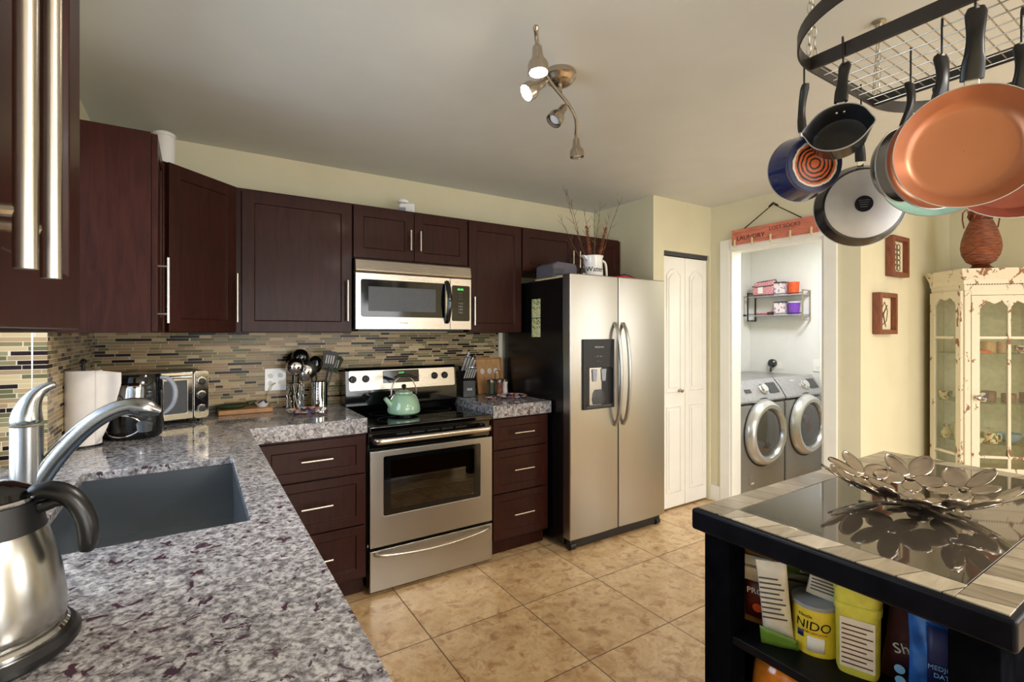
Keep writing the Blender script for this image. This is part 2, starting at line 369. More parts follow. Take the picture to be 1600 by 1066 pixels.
def lettering(s, size, mat, parent, loc, rot=(R(90), 0, 0), depth=.0006, name='lettering', warp=None, align='CENTER', shear=0):
    cu = bpy.data.curves.new('t', 'FONT'); cu.body = s; cu.size = size; cu.extrude = depth; cu.align_x = align; cu.shear = shear; cu.resolution_u = 3
    t = bpy.data.objects.new('t', cu); C.objects.link(t); dg = bpy.context.evaluated_depsgraph_get()
    me = bpy.data.meshes.new_from_object(t.evaluated_get(dg)); bpy.data.objects.remove(t); bpy.data.curves.remove(cu)
    me.materials.clear(); me.materials.append(MATS[mat]); me.name = name
    if warp:
        M = Matrix.Translation(loc) @ Euler(rot).to_matrix().to_4x4()
        for v in me.vertices: v.co = Vector(warp(M @ v.co))
        o = bpy.data.objects.new(name, me)
    else:
        o = bpy.data.objects.new(name, me); o.location = loc; o.rotation_euler = rot
    C.objects.link(o); o.parent = parent; return o
def rrect(x0, x1, z0, z1, r, n=5):
    P = []
    for cx, cz, a0 in ((x1-r, z1-r, 0), (x0+r, z1-r, 90), (x0+r, z0+r, 180), (x1-r, z0+r, 270)):
        for k in range(n+1): a = R(a0+90*k/n); P.append((cx+r*math.cos(a), cz+r*math.sin(a)))
    return P
def arc(c, r, a0, a1, n, plane='xz', k=0):
    out = []
    for i in range(n+1):
        a = R(a0+(a1-a0)*i/n); p, q = r*math.cos(a), r*math.sin(a)
        out.append({'xz': (c[0]+p, c[1], c[2]+q), 'yz': (c[0], c[1]+p, c[2]+q), 'xy': (c[0]+p, c[1]+q, c[2])}[plane])
    return out

# ---------------------------------------------------------------- the room
CEIL = 2.458; WB = 3.25; WL = -.435
struct('floor', MB().box(-.62, 5.9, -3.4, 3.4, -.10, 0), 'floor_tile')
struct('ceiling', MB().box(-.62, 5.9, -3.4, 3.4, CEIL, CEIL+.1), 'ceiling')
struct('wall_back', MB().box(-.62, 2.95, WB, 3.4, 0, CEIL), 'wall_cream')
m = MB(); WY0, WY1, WZ0, WZ1 = .88, 2.30, .8, 2.13
m.box(-.62, WL, -3.4, WY0, 0, CEIL).box(-.62, WL, WY1, WB, 0, CEIL).box(-.62, WL, WY0, WY1, WZ1, CEIL).box(-.62, WL, WY0, WY1, 0, WZ0)
struct('wall_left', m, 'wall_cream')
struct('wall_alcove', MB().box(2.95, 3.05, 2.68, 3.4, 0, CEIL), 'wall_cream')
m = MB().box(2.95, 3.07, 2.58, 2.68, 0, CEIL).box(3.07, 3.64, 2.58, 2.68, 2.05, CEIL).box(3.64, 3.66, 2.58, 2.68, 0, CEIL)
struct('wall_closet', m, 'wall_cream')
struct('wall_closet_back', MB().box(3.05, 3.66, 3.25, 3.4, 0, CEIL), 'wall_cream')
LY0, LY1, LZ = 1.69, 2.40, 2.075
m = MB().box(3.66, 3.76, LY1, 3.4, 0, CEIL).box(3.66, 3.76, 1.47, LY0, 0, CEIL).box(3.66, 3.76, LY0, LY1, LZ, CEIL)
struct('wall_laundry_side', m, 'wall_cream')
struct('wall_laundry_back', MB().box(3.76, 5.33, 3.25, 3.4, 0, CEIL), 'wall_white')
struct('wall_laundry_right', MB().box(5.33, 5.43, 1.57, 3.4, 0, CEIL), 'wall_white')
struct('wall_nook', MB().box(3.76, 5.43, 1.47, 1.57, 0, CEIL), 'wall_cream')
m = MB().box(5.28, 5.38, -3.4, -2.5, 0, CEIL).box(5.28, 5.38, -.5, 1.47, 0, CEIL).box(5.28, 5.38, -2.5, -.5, 0, .8).box(5.28, 5.38, -2.5, -.5, 2.1, CEIL)
struct('wall_right', m, 'wall_cream')
m = MB().box(WL, .1, -3.3, -3.2, 0, CEIL).box(3.3, 5.28, -3.3, -3.2, 0, CEIL).box(.1, 3.3, -3.3, -3.2, 2.17, CEIL)
struct('wall_front', m, 'wall_cream')
def window(n, x0, x1, y0, y1, z0, z1, axis, nm, t=.045):
    m = MB(); 
    if axis == 'x':   # opening runs along y
        for a, b in ((y0, y0+t), (y1-t, y1), ((y0+y1)/2-t/2, (y0+y1)/2+t/2)): m.box(x0, x1, a, b, z0, z1)
        m.box(x0, x1, y0+t, y1-t, z0, z0+t).box(x0, x1, y0+t, y1-t, z1-t, z1); g = MB().box((x0+x1)/2-.002, (x0+x1)/2+.002, y0+t, y1-t, z0+t, z1-t)
    else:
        for a, b in ((x0, x0+t), (x1-t, x1), ((x0+x1)/2-t/2, (x0+x1)/2+t/2)): m.box(a, b, y0, y1, z0, z1)
        m.box(x0+t, x1-t, y0, y1, z0, z0+t).box(x0+t, x1-t, y0, y1, z1-t, z1); g = MB().box(x0+t, x1-t, (y0+y1)/2-.002, (y0+y1)/2+.002, z0+t, z1-t)
    o = m.build(nm, 'white_paint', smooth=0); o['kind'] = 'structure'; g.build('pane', 'pane', o, smooth=0)
window(1, -.62, -.595, WY0, WY1, .958, WZ1, 'x', 'window_1')
window(2, 5.31, 5.35, -2.5, -.5, .8, 2.1, 'x', 'window_2')
window(3, .1, 3.3, -3.27, -3.23, .0, 2.17, 'y', 'window_3')
# mosaic splashback: back wall, left wall, window reveal
m = MB().box(WL+.001, 1.962, WB-.008, WB-.0005, .956, 1.404); o = struct('trim_1', m, 'mosaic_x'); o['label'] = 'strip mosaic splashback along the back wall'
m = MB().box(WL+.0005, WL+.008, WY1, WB-.009, .956, 1.404); o = struct('trim_2', m, 'mosaic_y'); o['label'] = 'strip mosaic splashback on the left wall'
m = MB().box(-.594, WL+.008, WY1-.008, WY1-.0005, .956, 2.12); o = struct('trim_3', m, 'mosaic_x'); o['label'] = 'strip mosaic on the window reveal'
# white painted edge of the wall end beside the splashback
struct('trim_4', MB().box(1.966, 1.996, WB-.012, WB-.0005, .956, 1.404), 'white_paint')
# laundry door casing and jamb, closet casing, skirting
m = MB()
m.box(3.642, 3.6595, LY1, LY1+.085, 0, LZ+.085).box(3.642, 3.6595, LY0-.085, LY0, 0, LZ+.085).box(3.642, 3.6595, LY0, LY1, LZ, LZ+.085)
o = struct('trim_5', m, 'white_paint', bevel=.004); o['label'] = 'white casing round the laundry doorway'
m = MB().box(3.655, 3.775, LY1-.016, LY1-.0005, 0, LZ).box(3.655, 3.775, LY0+.0005, LY0+.016, 0, LZ).box(3.655, 3.775, LY0+.016, LY1-.016, LZ-.016, LZ-.0005)
struct('trim_6', m, 'white_paint')
struct('baseboard_laundry', MB().box(3.646, 3.6595, LY1+.086, 2.579, 0, .13), 'white_paint', bevel=.004)
struct('baseboard_nook', MB().box(3.66, 4.66, 1.456, 1.4695, 0, .13), 'white_paint', bevel=.004)
struct('baseboard_laundry_back', MB().box(3.77, 5.32, 3.236, 3.2495, 0, .10), 'white_paint')
struct('trim_7', MB().box(3.072, 3.638, 2.60, 2.66, 2.018, 2.049), 'dark_grey')   # bifold track
# casing of another door on the laundry's right wall
m = MB().box(5.312, 5.3295, 1.72, 1.80, 0, 2.1).box(5.312, 5.3295, 2.42, 2.50, 0, 2.1).box(5.312, 5.3295, 1.80, 2.42, 2.03, 2.1)
struct('trim_8', m, 'white_paint')

# bifold closet door: two moulded leaves
def arch_panel(x0, x1, z0, z1, rise, n=8):
    P = [(x0, z0), (x1, z0), (x1, z1-rise)]
    for k in range(1, n): t = k/n; P.append((x1-(x1-x0)*t, z1-rise+rise*math.sin(PI*t)))
    P.append((x0, z1-rise)); return P
def bifold(x0, x1, nm, knob):
    t = bpy.data.objects.new(nm, None); C.objects.link(t); t.location = (x0, 2.605, .012); t['kind'] = 'structure'
    w = x1-x0
    MB().box(0, w, 0, .032, 0, 2.0).build('leaf', 'door_white', t, bevel=.004)
    for z0, z1, rise in ((.12, .80, .0), (.92, 1.90, .05)):
        P = arch_panel(.055, w-.055, z0, z1, rise) if rise else [(.055, z0), (w-.055, z0), (w-.055, z1), (.055, z1)]
        cx = w/2; cz = (z0+z1)/2
        m = MB(); rim = [(p[0], 0, p[1]) for p in P]; m.tube([(a, -.001, b) for a, _, b in rim], .007, 6, closed=True)
        sc = [(cx+(p[0]-cx)*.72, cz+(p[1]-cz)*.93) for p in P]
        m.prism(sc, -.007, .0, 'y')
        m.build('raised_panel', 'door_white', t, bevel=.003, smooth=40)
    if knob is not None:
        m = MB().lathe([(.004, 0), (.009, -.002), (.008, -.018), (.016, -.026), (.018, -.036), (.012, -.042), (0.001, -.043)], 20, (knob, 0, .93), 'y')
        m.build('knob', 'nickel', t)
bifold(3.076, 3.353, 'door_1', .20); bifold(3.357, 3.634, 'door_2', None)

# ---------------------------------------------------------------- kitchen cabinets
def shaker(w, h, rail=.058, t=.02):
    """front face at y=-t, back at y=0, from x 0..w, z 0..h"""
    m = MB(); i = .0065
    for s_ in (0,):
        o = [(0, 0), (w, 0), (w, h), (0, h)]; a = [(rail, rail), (w-rail, rail), (w-rail, h-rail), (rail, h-rail)]
        b = [(rail+.004, rail+.004), (w-rail-.004, rail+.004), (w-rail-.004, h-rail-.004), (rail+.004, h-rail-.004)]
        O = [m.v((p[0], -t, p[1])) for p in o]; A = [m.v((p[0], -t, p[1])) for p in a]; B = [m.v((p[0], -t+i, p[1])) for p in b]; K = [m.v((p[0], 0, p[1])) for p in o]
        for k in range(4):
            j = (k+1) % 4
            m.f([O[k], O[j], A[j], A[k]]); m.f([A[k], A[j], B[j], B[k]]); m.f([O[j], O[k], K[k], K[j]])
        m.f(B); m.f(K[::-1])
    return m
def bar_handle(L, vertical, x, z, y=-.02, r=.006, so=.032):
    m = MB(); d = Vector((0, 0, 1)) if vertical else Vector((1, 0, 0)); c = Vector((x, y-so, z))
    m.cyl(c-d*L/2, c+d*L/2, r, n=14)
    for s_ in (-1, 1):
        p = c+d*s_*(L/2-.035); m.cyl(p, p+Vector((0, so, 0)), r*.7, n=10)
    return m
def cabinet(name, label, loc, rz, w, d, z0, z1, doors=(), drawers=(), cat='cabinet', group=None, frame=.0, toe=0, mat='mahogany'):
    """origin at the left end of the carcass front; local -y is the front. doors = (x0, x1, za, zb, handle side, handle z, length)"""
    t = thing(name, label, cat, loc, rz, group)
    m = MB().box(0, w, 0, d, z0+toe, z1)
    if toe: m.box(.0, w, .055, d, z0, z0+toe)
    m.build('carcass', mat, t, bevel=.0015, smooth=0)
    for (x0, x1, za, zb, side, hz, hl) in doors:
        o = shaker(x1-x0, zb-za).build('door', mat, t, bevel=.0015, smooth=0, loc=(x0, -.001, za))
        hx = (x1-x0)-.03 if side > 0 else .03
        bar_handle(hl, True, hx, hz-za).build('handle', 'bar_steel', o)
    for (x0, x1, za, zb, hx) in drawers:
        o = shaker(x1-x0, zb-za, .045).build('drawer', mat, t, bevel=.0015, smooth=0, loc=(x0, -.001, za))
        bar_handle(.15, False, hx-x0, (zb-za)*.52).build('handle', 'bar_steel', o)
    return t
UB, UT = 1.405, 2.165; UF = 2.94; UD = WB-.001-UF
# wall cabinets on the back wall
cabinet('wall_cabinet', 'tall dark wall cabinet with one wide door left of the microwave', (.172, UF, 0), 0, .602, UD, UB, UT,
        [(.034, .598, UB+.004, UT-.016, 1, 1.405+.185, .235)])
cabinet('wall_cabinet', 'short dark double-door cabinet above the microwave', (.776, UF, 0), 0, .757, UD, 1.845, UT,
        [(.004, .376, 1.849, UT-.012, 1, 1.975, .125), (.380, .753, 1.849, UT-.012, -1, 1.975, .125)])
cabinet('wall_cabinet', 'dark single-door wall cabinet between microwave and fridge', (1.535, UF, 0), 0, .430, UD, UB, UT,
        [(.004, .426, UB+.004, UT-.012, -1, 1.405+.145, .19)])
cabinet('wall_cabinet', 'short dark double-door cabinet above the fridge behind the white pitcher', (1.967, UF, 0), 0, .975, UD, 1.845, UT,
        [(.006, .482, 1.849, UT-.012, 1, 1.965, .125), (.486, .970, 1.849, UT-.012, -1, 1.965, .125)])
# diagonal corner cabinet
t = thing('corner_wall_cabinet', 'dark diagonal corner wall cabinet with one door', 'cabinet', (0, 0, 0))
P = [(WL+.009, WB-.001), (WL+.009, 2.665), (-.115, 2.665), (.170, UF), (.170, WB-.001)]
MB().prism(P, UB, UT).build('carcass', 'mahogany', t, bevel=.0015, smooth=0)
a = Vector((-.115, 2.665, 0)); b_ = Vector((.170, UF, 0)); dd = (b_-a); L_ = dd.length; ang = math.atan2(dd.y, dd.x)
o = shaker(L_-.012, UT-UB-.008).build('door', 'mahogany', t, bevel=.0015, smooth=0)
nrm = Vector((math.sin(ang), -math.cos(ang), 0)); o.location = a+dd.normalized()*.006+nrm*.002+Vector((0, 0, UB+.004)); o.rotation_euler = (0, 0, ang)
bar_handle(.25, True, L_-.012-.028, .175).build('handle', 'bar_steel', o)
# cabinets on the left wall, fronts towards +x
cabinet('wall_cabinet', 'narrow dark wall cabinet on left wall with bare reddish side panel', (-.140, 2.304, 0), R(90), .357, .286, UB, UT,
        [(.004, .352, UB+.004, UT-.004, -1, UB+.165, .255)])
cabinet('wall_cabinet', 'nearest dark double-door wall cabinet with two thick bar handles', (-.140, .06, 0), R(90), .742, .294, UB, UT+.1,
        [(.004, .384, UB+.004, UT+.09, 1, UB+.17, .262), (.388, .738, UB+.004, UT+.09, -1, UB+.17, .262)])
# base cabinets with drawers
BD = WB-.001-2.63
cabinet('drawer_cabinet', 'dark three-drawer base cabinet left of the stove', (.212, 2.63, 0), 0, .556, BD, 0, .873,
        drawers=[(.05, .545, .668, .862, .30), (.05, .545, .396, .660, .30), (.05, .545, .118, .388, .30)], toe=.1)
cabinet('drawer_cabinet', 'dark three-drawer base cabinet between stove and fridge', (1.541, 2.63, 0), 0, .438, BD, 0, .873,
        drawers=[(.004, .418, .680, .865, .215), (.004, .418, .405, .672, .215), (.004, .418, .118, .397, .215)], toe=.1)
# base units under the sink run, fronts towards +x
for y0, w, lab in ((.08, .60, 'dark base cabinet under the near end of sink counter'), (.70, .60, 'dark base cabinet between near end and sink')):
    cabinet('base_cabinet', lab, (.185, y0, 0), R(90), w, .60, 0, .873, [(.004, w/2-.002, .112, .865, 1, .70, .16), (w/2+.002, w-.004, .112, .865, -1, .70, .16)], toe=.1)
cabinet('base_cabinet', 'dark base cabinet under the sink', (.185, 1.318, 0), R(90), .765, .60, 0, .725, [(.004, .38, .112, .69, 1, .60, .16), (.384, .76, .112, .69, -1, .60, .16)], toe=.1)
cabinet('base_cabinet', 'dark base cabinet in the corner beyond the sink', (.185, 2.10, 0), R(90), .50, .60, 0, .873, [(.004, .496, .112, .865, -1, .70, .16)], toe=.1)

# granite worktops
def slab(xs, ys, inside, z0, z1, thin=None):
    m = MB(); nx, ny = len(xs)-1, len(ys)-1; zf = lambda i, j: z1-.028 if thin and thin((xs[i]+xs[i+1])/2, (ys[j]+ys[j+1])/2) else z0
    on = lambda i, j: 0 <= i < nx and 0 <= j < ny and inside((xs[i]+xs[i+1])/2, (ys[j]+ys[j+1])/2)
    for i in range(nx):
        for j in range(ny):
            if not on(i, j): continue
            x0, x1, y0, y1 = xs[i], xs[i+1], ys[j], ys[j+1]
            zz = zf(i, j)
            for z in (zz, z1): m.f([m.v(p) for p in ((x0, y0, z), (x1, y0, z), (x1, y1, z), (x0, y1, z))])
            for di, dj, a, b in ((-1, 0, (x0, y0), (x0, y1)), (1, 0, (x1, y0), (x1, y1)), (0, -1, (x0, y0), (x1, y0)), (0, 1, (x0, y1), (x1, y1))):
                if not on(i+di, j+dj): m.f([m.v((*a, zz)), m.v((*b, zz)), m.v((*b, z1)), m.v((*a, z1))])
                elif zf(i+di, j+dj) > zz+1e-4: m.f([m.v((*a, zz)), m.v((*b, zz)), m.v((*b, zf(i+di, j+dj))), m.v((*a, zf(i+di, j+dj)))])
    return m
SX0, SX1, SY0, SY1 = -.30, .112, 1.335, 2.06
def ins(x, y):
    if SX0 < x < SX1 and SY0 < y < SY1: return False
    if x < WL+.001: return WY0+.005 < y < WY1-.01
    if x < .216: return True
    return y > 2.60
m = slab([-.594, WL+.001, SX0-.04, SX0, SX1, SX1+.04, .216, .768], [.06, WY0+.005, SY0-.04, SY0, SY1, SY1+.04, WY1-.01, 2.60, WB-.001], ins, .875, .955, lambda x, y: SX0-.04 < x < SX1+.04 and SY0-.04 < y < SY1+.04)
tag(m.build('countertop', 'granite', bevel=.004, smooth=0), 'speckled grey granite L-shaped worktop with sink cut-out', 'countertop')
m = slab([1.541, 1.987], [2.60, WB-.001], lambda x, y: True, .875, .955)
tag(m.build('countertop', 'granite', bevel=.004, smooth=0), 'short granite worktop between stove and fridge', 'countertop')

# undermount sink
t = thing('sink', 'square-edged stainless undermount sink set in granite', 'sink', (0, 0, 0))
m = MB(); x0, x1, y0, y1, zb, zt = SX0-.004, SX1+.004, SY0-.004, SY1+.004, .735, .9265
m.box(x0-.012, x0, y0-.012, y1+.012, zb, zt).box(x1, x1+.012, y0-.012, y1+.012, zb, zt).box(x0, x1, y0-.012, y0, zb, zt).box(x0, x1, y1, y1+.012, zb, zt).box(x0-.012, x1+.012, y0-.012, y1+.012, zb-.003, zb)
m.build('basin', 'steel_sink', t)
MB().lathe([(.0, 0), (.03, .001), (.05, .004), (.055, .001), (.055, -.0)], 28, ((x0+x1)/2, (y0+y1)/2, zb+.0005)).build('drain', 'chrome', t)

# faucet
t = thing('faucet', 'brushed steel single-lever kitchen faucet arching over sink', 'faucet', (-.355, 1.70, .9555))
m = MB().lathe([(.036, 0), (.036, .004), (.031, .010), (.0315, .05), (.0315, .20), (.032, .215)], 36)
m.build('body', 'faucet_steel', t)
sp = []; rr = []
for k in range(21):
    u = k/20; x = .012+u*.262
    z = .045+.205*math.sin(min(1, u*1.28)*PI/2)**.8 - max(0, u-.72)**1.5*.16
    sp.append((x, 0, z)); rr.append(.0235-.003*u if u < .72 else .021+.005*math.sin((u-.72)/.28*PI))
rr[-1] = .010; rr[-2] = .016
MB().tube(sp, rr, 18).build('spout', 'faucet_steel', t)
MB().lathe([(.006, .0), (.016, .0), (.019, .022), (.010, .03)], 20, (.238, 0, .176)).build('spray_head', 'dark_grey', t)
hp = [(0, 0, .217), (-.001, 0, .232), (.0, 0, .250), (.005, .002, .270), (.012, .006, .288), (.024, .010, .303), (.040, .014, .314), (.054, .016, .315)]
MB().tube(hp, [.033, .032, .029, .024, .0185, .014, .011, .009], 20).build('lever', 'faucet_steel', t, sub=1)

# carafe on its heating base, near left corner
t = thing('electric_kettle', 'large brushed steel kettle with black handle in the near corner', 'kettle', (-.247, .967, .9555), R(-10))
MB().lathe([(.0, 0), (.098, 0), (.104, .006), (.104, .014), (.098, .022), (.0, .022)], 48).build('power_base', 'black_plastic', t)
MB().lathe([(.0915, .0225), (.0915, .027), (.088, .031), (.080, .031), (.080, .0225)], 48).build('base_ring', 'chrome', t)
MB().lathe([(.0, .0315), (.083, .0315), (.087, .036), (.0885, .048), (.0875, .07), (.083, .105), (.076, .14), (.068, .167), (.066, .172), (.0, .172)], 48).build('body', 'carafe_steel', t)
MB().lathe([(.0, .1725), (.0665, .1725), (.063, .192), (.060, .207), (.059, .212), (.0, .212)], 48).build('collar', 'black_rubber', t)
MB().lathe([(.0, .2125), (.058, .2125), (.060, .216), (.058, .219), (.0, .219)], 48).build('rim', 'chrome', t)
MB().lathe([(.0, .2195), (.054, .2195), (.050, .228), (.030, .238), (.012, .241), (.0, .242)], 40).build('lid', 'black_gloss', t)
hp = [(.048, 0, .220), (.062, 0, .224), (.078, 0, .224), (.096, 0, .214), (.110, 0, .193), (.117, 0, .168), (.118, 0, .145), (.115, 0, .126)]
m = MB(); m.M = Matrix.Scale(1.25, 4, (0, 1, 0)); m.tube(hp, [.010, .013, .0135, .0135, .0135, .0135, .013, .010], 16)
m.build('handle', 'black_plastic', t, sub=1)
MB().tube([(.062, 0, .200), (.080, 0, .206), (.098, 0, .205)], [.009, .008, .006], 12).build('handle_brace', 'black_plastic', t)
# rounded plum-black thing cut off by the frame edge behind the kettle
t = thing('pitcher', 'dark plum rounded pitcher cut off by the left picture edge', 'pitcher', (-.418, 1.105, .9555))
MB().lathe([(.0, 0), (.044, 0), (.050, .02), (.052, .09), (.048, .16), (.040, .20), (.034, .212), (.0, .214)], 36).build('body', 'plum_glass', t)
MB().lathe([(.0, .2145), (.030, .2145), (.028, .224), (.0, .228)], 30).build('lid', 'black_plastic', t)

# ---------------------------------------------------------------- stove
t = thing('stove', 'freestanding stainless electric stove with black glass cooktop', 'stove', (.775, 0, 0))
W = .758
m = MB().box(.002, W-.002, 2.645, 3.19, .03, .868); m.build('body', 'black_gloss', t, bevel=.003)
for x in (.04, W-.04):
    for y in (2.68, 3.15): MB().cyl((x, y, 0), (x, y, .03), .016).build('foot', 'black_plastic', t)
m = MB().box(0, W, 2.600, 3.19, .8685, .905); m.build('cooktop', 'black_glass', t, bevel=.010, seg=3)
m = MB().box(.004, W-.004, 2.628, 2.6445, .775, .868)
m.build('vent_strip', 'black_gloss', t, bevel=.003)
m = MB()
for k in range(5): m.box(.16+k*.09, .235+k*.09, 2.624, 2.628, .842, .850)
m.build('vent_slots', 'black_rubber', t)
# burner rings
for x, y, r in ((.20, 2.76, .10), (.56, 2.76, .08), (.20, 3.0, .075), (.56, 3.0, .10)):
    MB().lathe([(r-.002, .9052), (r-.002, .9056), (r, .9056), (r, .9052)], 48, (x, y, 0), closed=True).build('burner_ring', 'dark_grey', t, smooth=0)
# oven door with a window
def plate_with_window(m, x0, x1, z0, z1, wx0, wx1, wz0, wz1, y0, y1, r=.012, n=5):
    o = []; I = rrect(wx0, wx1, wz0, wz1, r, n); cnt = len(I)
    O = []
    for k, p in enumerate(I):
        q = k//(n+1); O.append([(x1, z1), (x0, z1), (x0, z0), (x1, z0)][q])
    for y, flip in ((y0, 0), (y1, 1)):
        A = [m.v((p[0], y, p[1])) for p in I]; c = [m.v((p[0], y, p[1])) for p in ((x1, z1), (x0, z1), (x0, z0), (x1, z0))]
        for k in range(cnt):
            j = (k+1) % cnt; q, qj = k//(n+1), j//(n+1)
            if q == qj: m.f([A[k], A[j], c[q]])
            else: m.f([A[k], A[j], c[qj], c[q]])
    for k in range(cnt):
        j = (k+1) % cnt; a, b = I[k], I[j]
        m.f([m.v((a[0], y0, a[1])), m.v((b[0], y0, b[1])), m.v((b[0], y1, b[1])), m.v((a[0], y1, a[1]))])
    c = [(x1, z1), (x0, z1), (x0, z0), (x1, z0)]
    for k in range(4):
        a, b = c[k], c[(k+1) % 4]; m.f([m.v((a[0], y0, a[1])), m.v((b[0], y0, b[1])), m.v((b[0], y1, b[1])), m.v((a[0], y1, a[1]))])
    return m
DY = 2.596
d_ = plate_with_window(MB(), .004, W-.004, .256, .770, .078, .672, .418, .738, DY, 2.628).build('oven_door', 'steel_v', t, bevel=.003)
m = plate_with_window(MB(), .080, .670, .420, .736, .118, .632, .446, .712, DY+.003, DY+.008, .004); m.build('window_frame', 'black_gloss', d_)
MB().box(.118, .632, DY+.0045, DY+.0065, .446, .712).build('window_glass', 'oven_glass', d_)
m = MB().box(.080, .670, 2.6275, 2.6285, .42, .736); 
m = MB().box(.078, .672, 2.629, 2.644, .418, .738); m.build('oven_cavity', 'cab_inside', d_)
m = MB()
for z in (.53, .60): m.cyl((.12, 2.618, z), (.63, 2.618, z), .0025, n=8)
m.build('oven_rack', 'wire_zinc', d_)
m = MB(); pts = [(.02, 2.60, .828)]+[(.02+.03*k/3, 2.60-.046*math.sin(k/3*PI/2), .828) for k in range(1, 4)]+[(W-.05+.03*k/3, 2.554+.046*(1-math.cos(k/3*PI/2)), .828) for k in range(0, 4)]
m.M = Matrix.Translation((0, 0, .828)) @ Matrix.Scale(1.35, 4, (0, 0, 1)) @ Matrix.Translation((0, 0, -.828))
m.tube(pts, .0125, 14); m.build('handle', 'steel_h', d_, sub=1)
# joins of the handle to the door top
w_ = MB().box(.004, W-.004, DY, 2.628, .022, .240).build('storage_drawer', 'steel_v', t, bevel=.003)
m = MB(); pts = [(.03+(W-.06)*k/24, DY-.004-.036*math.sin(PI*k/24)**.35, .222-.022*math.sin(PI*k/24)) for k in range(25)]
m.tube(pts, .0095, 12); m.build('handle', 'steel_h', w_)
# back console
m = MB(); prof = [(3.19, .905), (3.12, .905), (3.085, .95), (3.085, 1.03), (3.10, 1.168), (3.122, 1.184), (3.19, 1.184)]
m.prism(prof, .0, W, 'x'); bc = m.build('console', 'black_gloss', t, bevel=.004)
def cy(z): return 3.085+(z-1.03)/(1.168-1.03)*.015
m = MB(); P = rrect(.022, W-.018, 1.045, 1.166, .010)
A = [m.v((p[0], cy(p[1])-.001, p[1])) for p in P]; B = [m.v((p[0], cy(p[1])-.005, p[1])) for p in P]; m.f(B)
for k in range(len(P)): m.f([A[k], A[(k+1) % len(P)], B[(k+1) % len(P)], B[k]])
m.build('control_panel', 'steel_h', bc)
m = MB(); P = rrect(.235, .478, 1.082, 1.162, .006); A = [m.v((p[0], cy(p[1])-.005, p[1])) for p in P]; B = [m.v((p[0], cy(p[1])-.008, p[1])) for p in P]; m.f(B)
for k in range(len(P)): m.f([A[k], A[(k+1) % len(P)], B[(k+1) % len(P)], B[k]])
dp = m.build('display', 'black_gloss', bc)
for k in range(3): lettering(('- -', '= =', '::')[k], .014, 'label_silver', dp, (.262+.0*k, cy(1.14)-.0085, 1.142-k*.022))
lettering('12:30', .016, 'display_green', dp, (.355, cy(1.14)-.0085, 1.140)); lettering('- -  - -', .014, 'label_silver', dp, (.435, cy(1.12)-.0085, 1.118))
for x in (.045, .125, .590, .665):
    yk = cy(1.115)-.005
    k_ = MB().lathe([(.0, 0), (.023, 0), (.022, -.010), (.018, -.018), (.0, -.019)], 24, (x, yk, 1.115), 'y').build('knob', 'black_plastic', bc)
    MB().box(x-.003, x+.003, yk-.026, yk-.016, 1.096, 1.134).build('grip', 'black_plastic', k_, bevel=.001)

# microwave above it
t = thing('microwave', 'stainless over-the-range microwave with black curved handle', 'microwave', (.778, 2.872, 1.425))
W = .752; H_ = .415
MB().box(0, W, .035, .375, .0, H_).build('body', 'black_plastic', t, bevel=.002)
m = MB().prism([(.035, .335), (.0, .335), (-.006, .345), (.006, .405), (.018, H_), (.035, H_)], 0, W, 'x'); m.build('vent_panel', 'steel_h', t, bevel=.002)
d_ = plate_with_window(MB(), .0, .598, .0, .330, .030, .565, .075, .292, -.002, .034, .014).build('door', 'steel_h', t, bevel=.002)
MB().prism(rrect(.031, .564, .076, .291, .013), .001, .006, 'y').build('window_frame', 'black_gloss', d_)
MB().box(.075, .500, -.0005, .0009, .108, .252).build('window_glass', 'dark_grey', d_)
pts = [(.575, -.002-.045*math.sin(PI*k/14)**.6, .045+.26*k/14) for k in range(15)]
m = MB(); m.M = Matrix.Translation((.575, 0, 0)) @ Matrix.Scale(1.3, 4, (1, 0, 0)) @ Matrix.Translation((-.575, 0, 0)); m.tube(pts, .012, 14); m.build('handle', 'black_gloss', d_)
lettering('FRIGIDAIRE', .011, 'dark_grey', d_, (.29, -.0022, .035))
p_ = MB().box(.601, W, -.002, .034, .0, .330).build('control_panel', 'steel_h', t, bevel=.002)
kp = MB().prism(rrect(.612, .740, .055, .285, .010), -.004, -.0021, 'y').build('keypad', 'black_gloss', p_)
lettering('88:88', .019, 'display_green', kp, (.672, -.0042, .254))
for r_ in range(3): lettering('- - -', .016, 'label_silver', kp, (.672, -.0042, .232-.018*r_))
for r_, s_ in enumerate(('1 2 3', '4 5 6', '7 8 9', '* 0 #')): lettering(s_, .015, 'label_silver', kp, (.672, -.0042, .165-.020*r_))
MB().box(.03, W-.03, .05, .34, -.012, -.0005).build('grease_filter', 'black_rubber', t)

# ---------------------------------------------------------------- fridge
t = thing('refrigerator', 'side-by-side stainless refrigerator with black side and water dispenser', 'refrigerator', (2.002, 2.42, 0))
W = .893
MB().box(.004, W-.004, .080, .795, .03, 1.765).build('body', 'fridge_side', t, bevel=.004)
MB().box(.02, W-.02, .035, .0795, .012, .075).build('kick_grille', 'black_plastic', t, bevel=.004)
for x in (.045, W-.045):
    MB().cyl((x-.02, .05, .026), (x+.02, .05, .026), .026, n=20).build('caster', 'black_plastic', t)
    MB().box(x-.03, x+.03, .012, .10, 1.766, 1.786).build('hinge_cover', 'black_plastic', t, bevel=.004)
SPL = .425
def fdoor(x0, x1, name):
    m = MB(); n = 10
    P = [(x0, .078)]+[(x0+(x1-x0)*k/n, .006-.006*math.sin(PI*k/n)) for k in range(n+1)]+[(x1, .078)]
    m.prism(P, .078, 1.785, 'z'); return m.build(name, 'steel_v', t, bevel=.007, seg=3)
dl = fdoor(.0, SPL-.003, 'freezer_door'); dr = fdoor(SPL+.003, W, 'fridge_door')
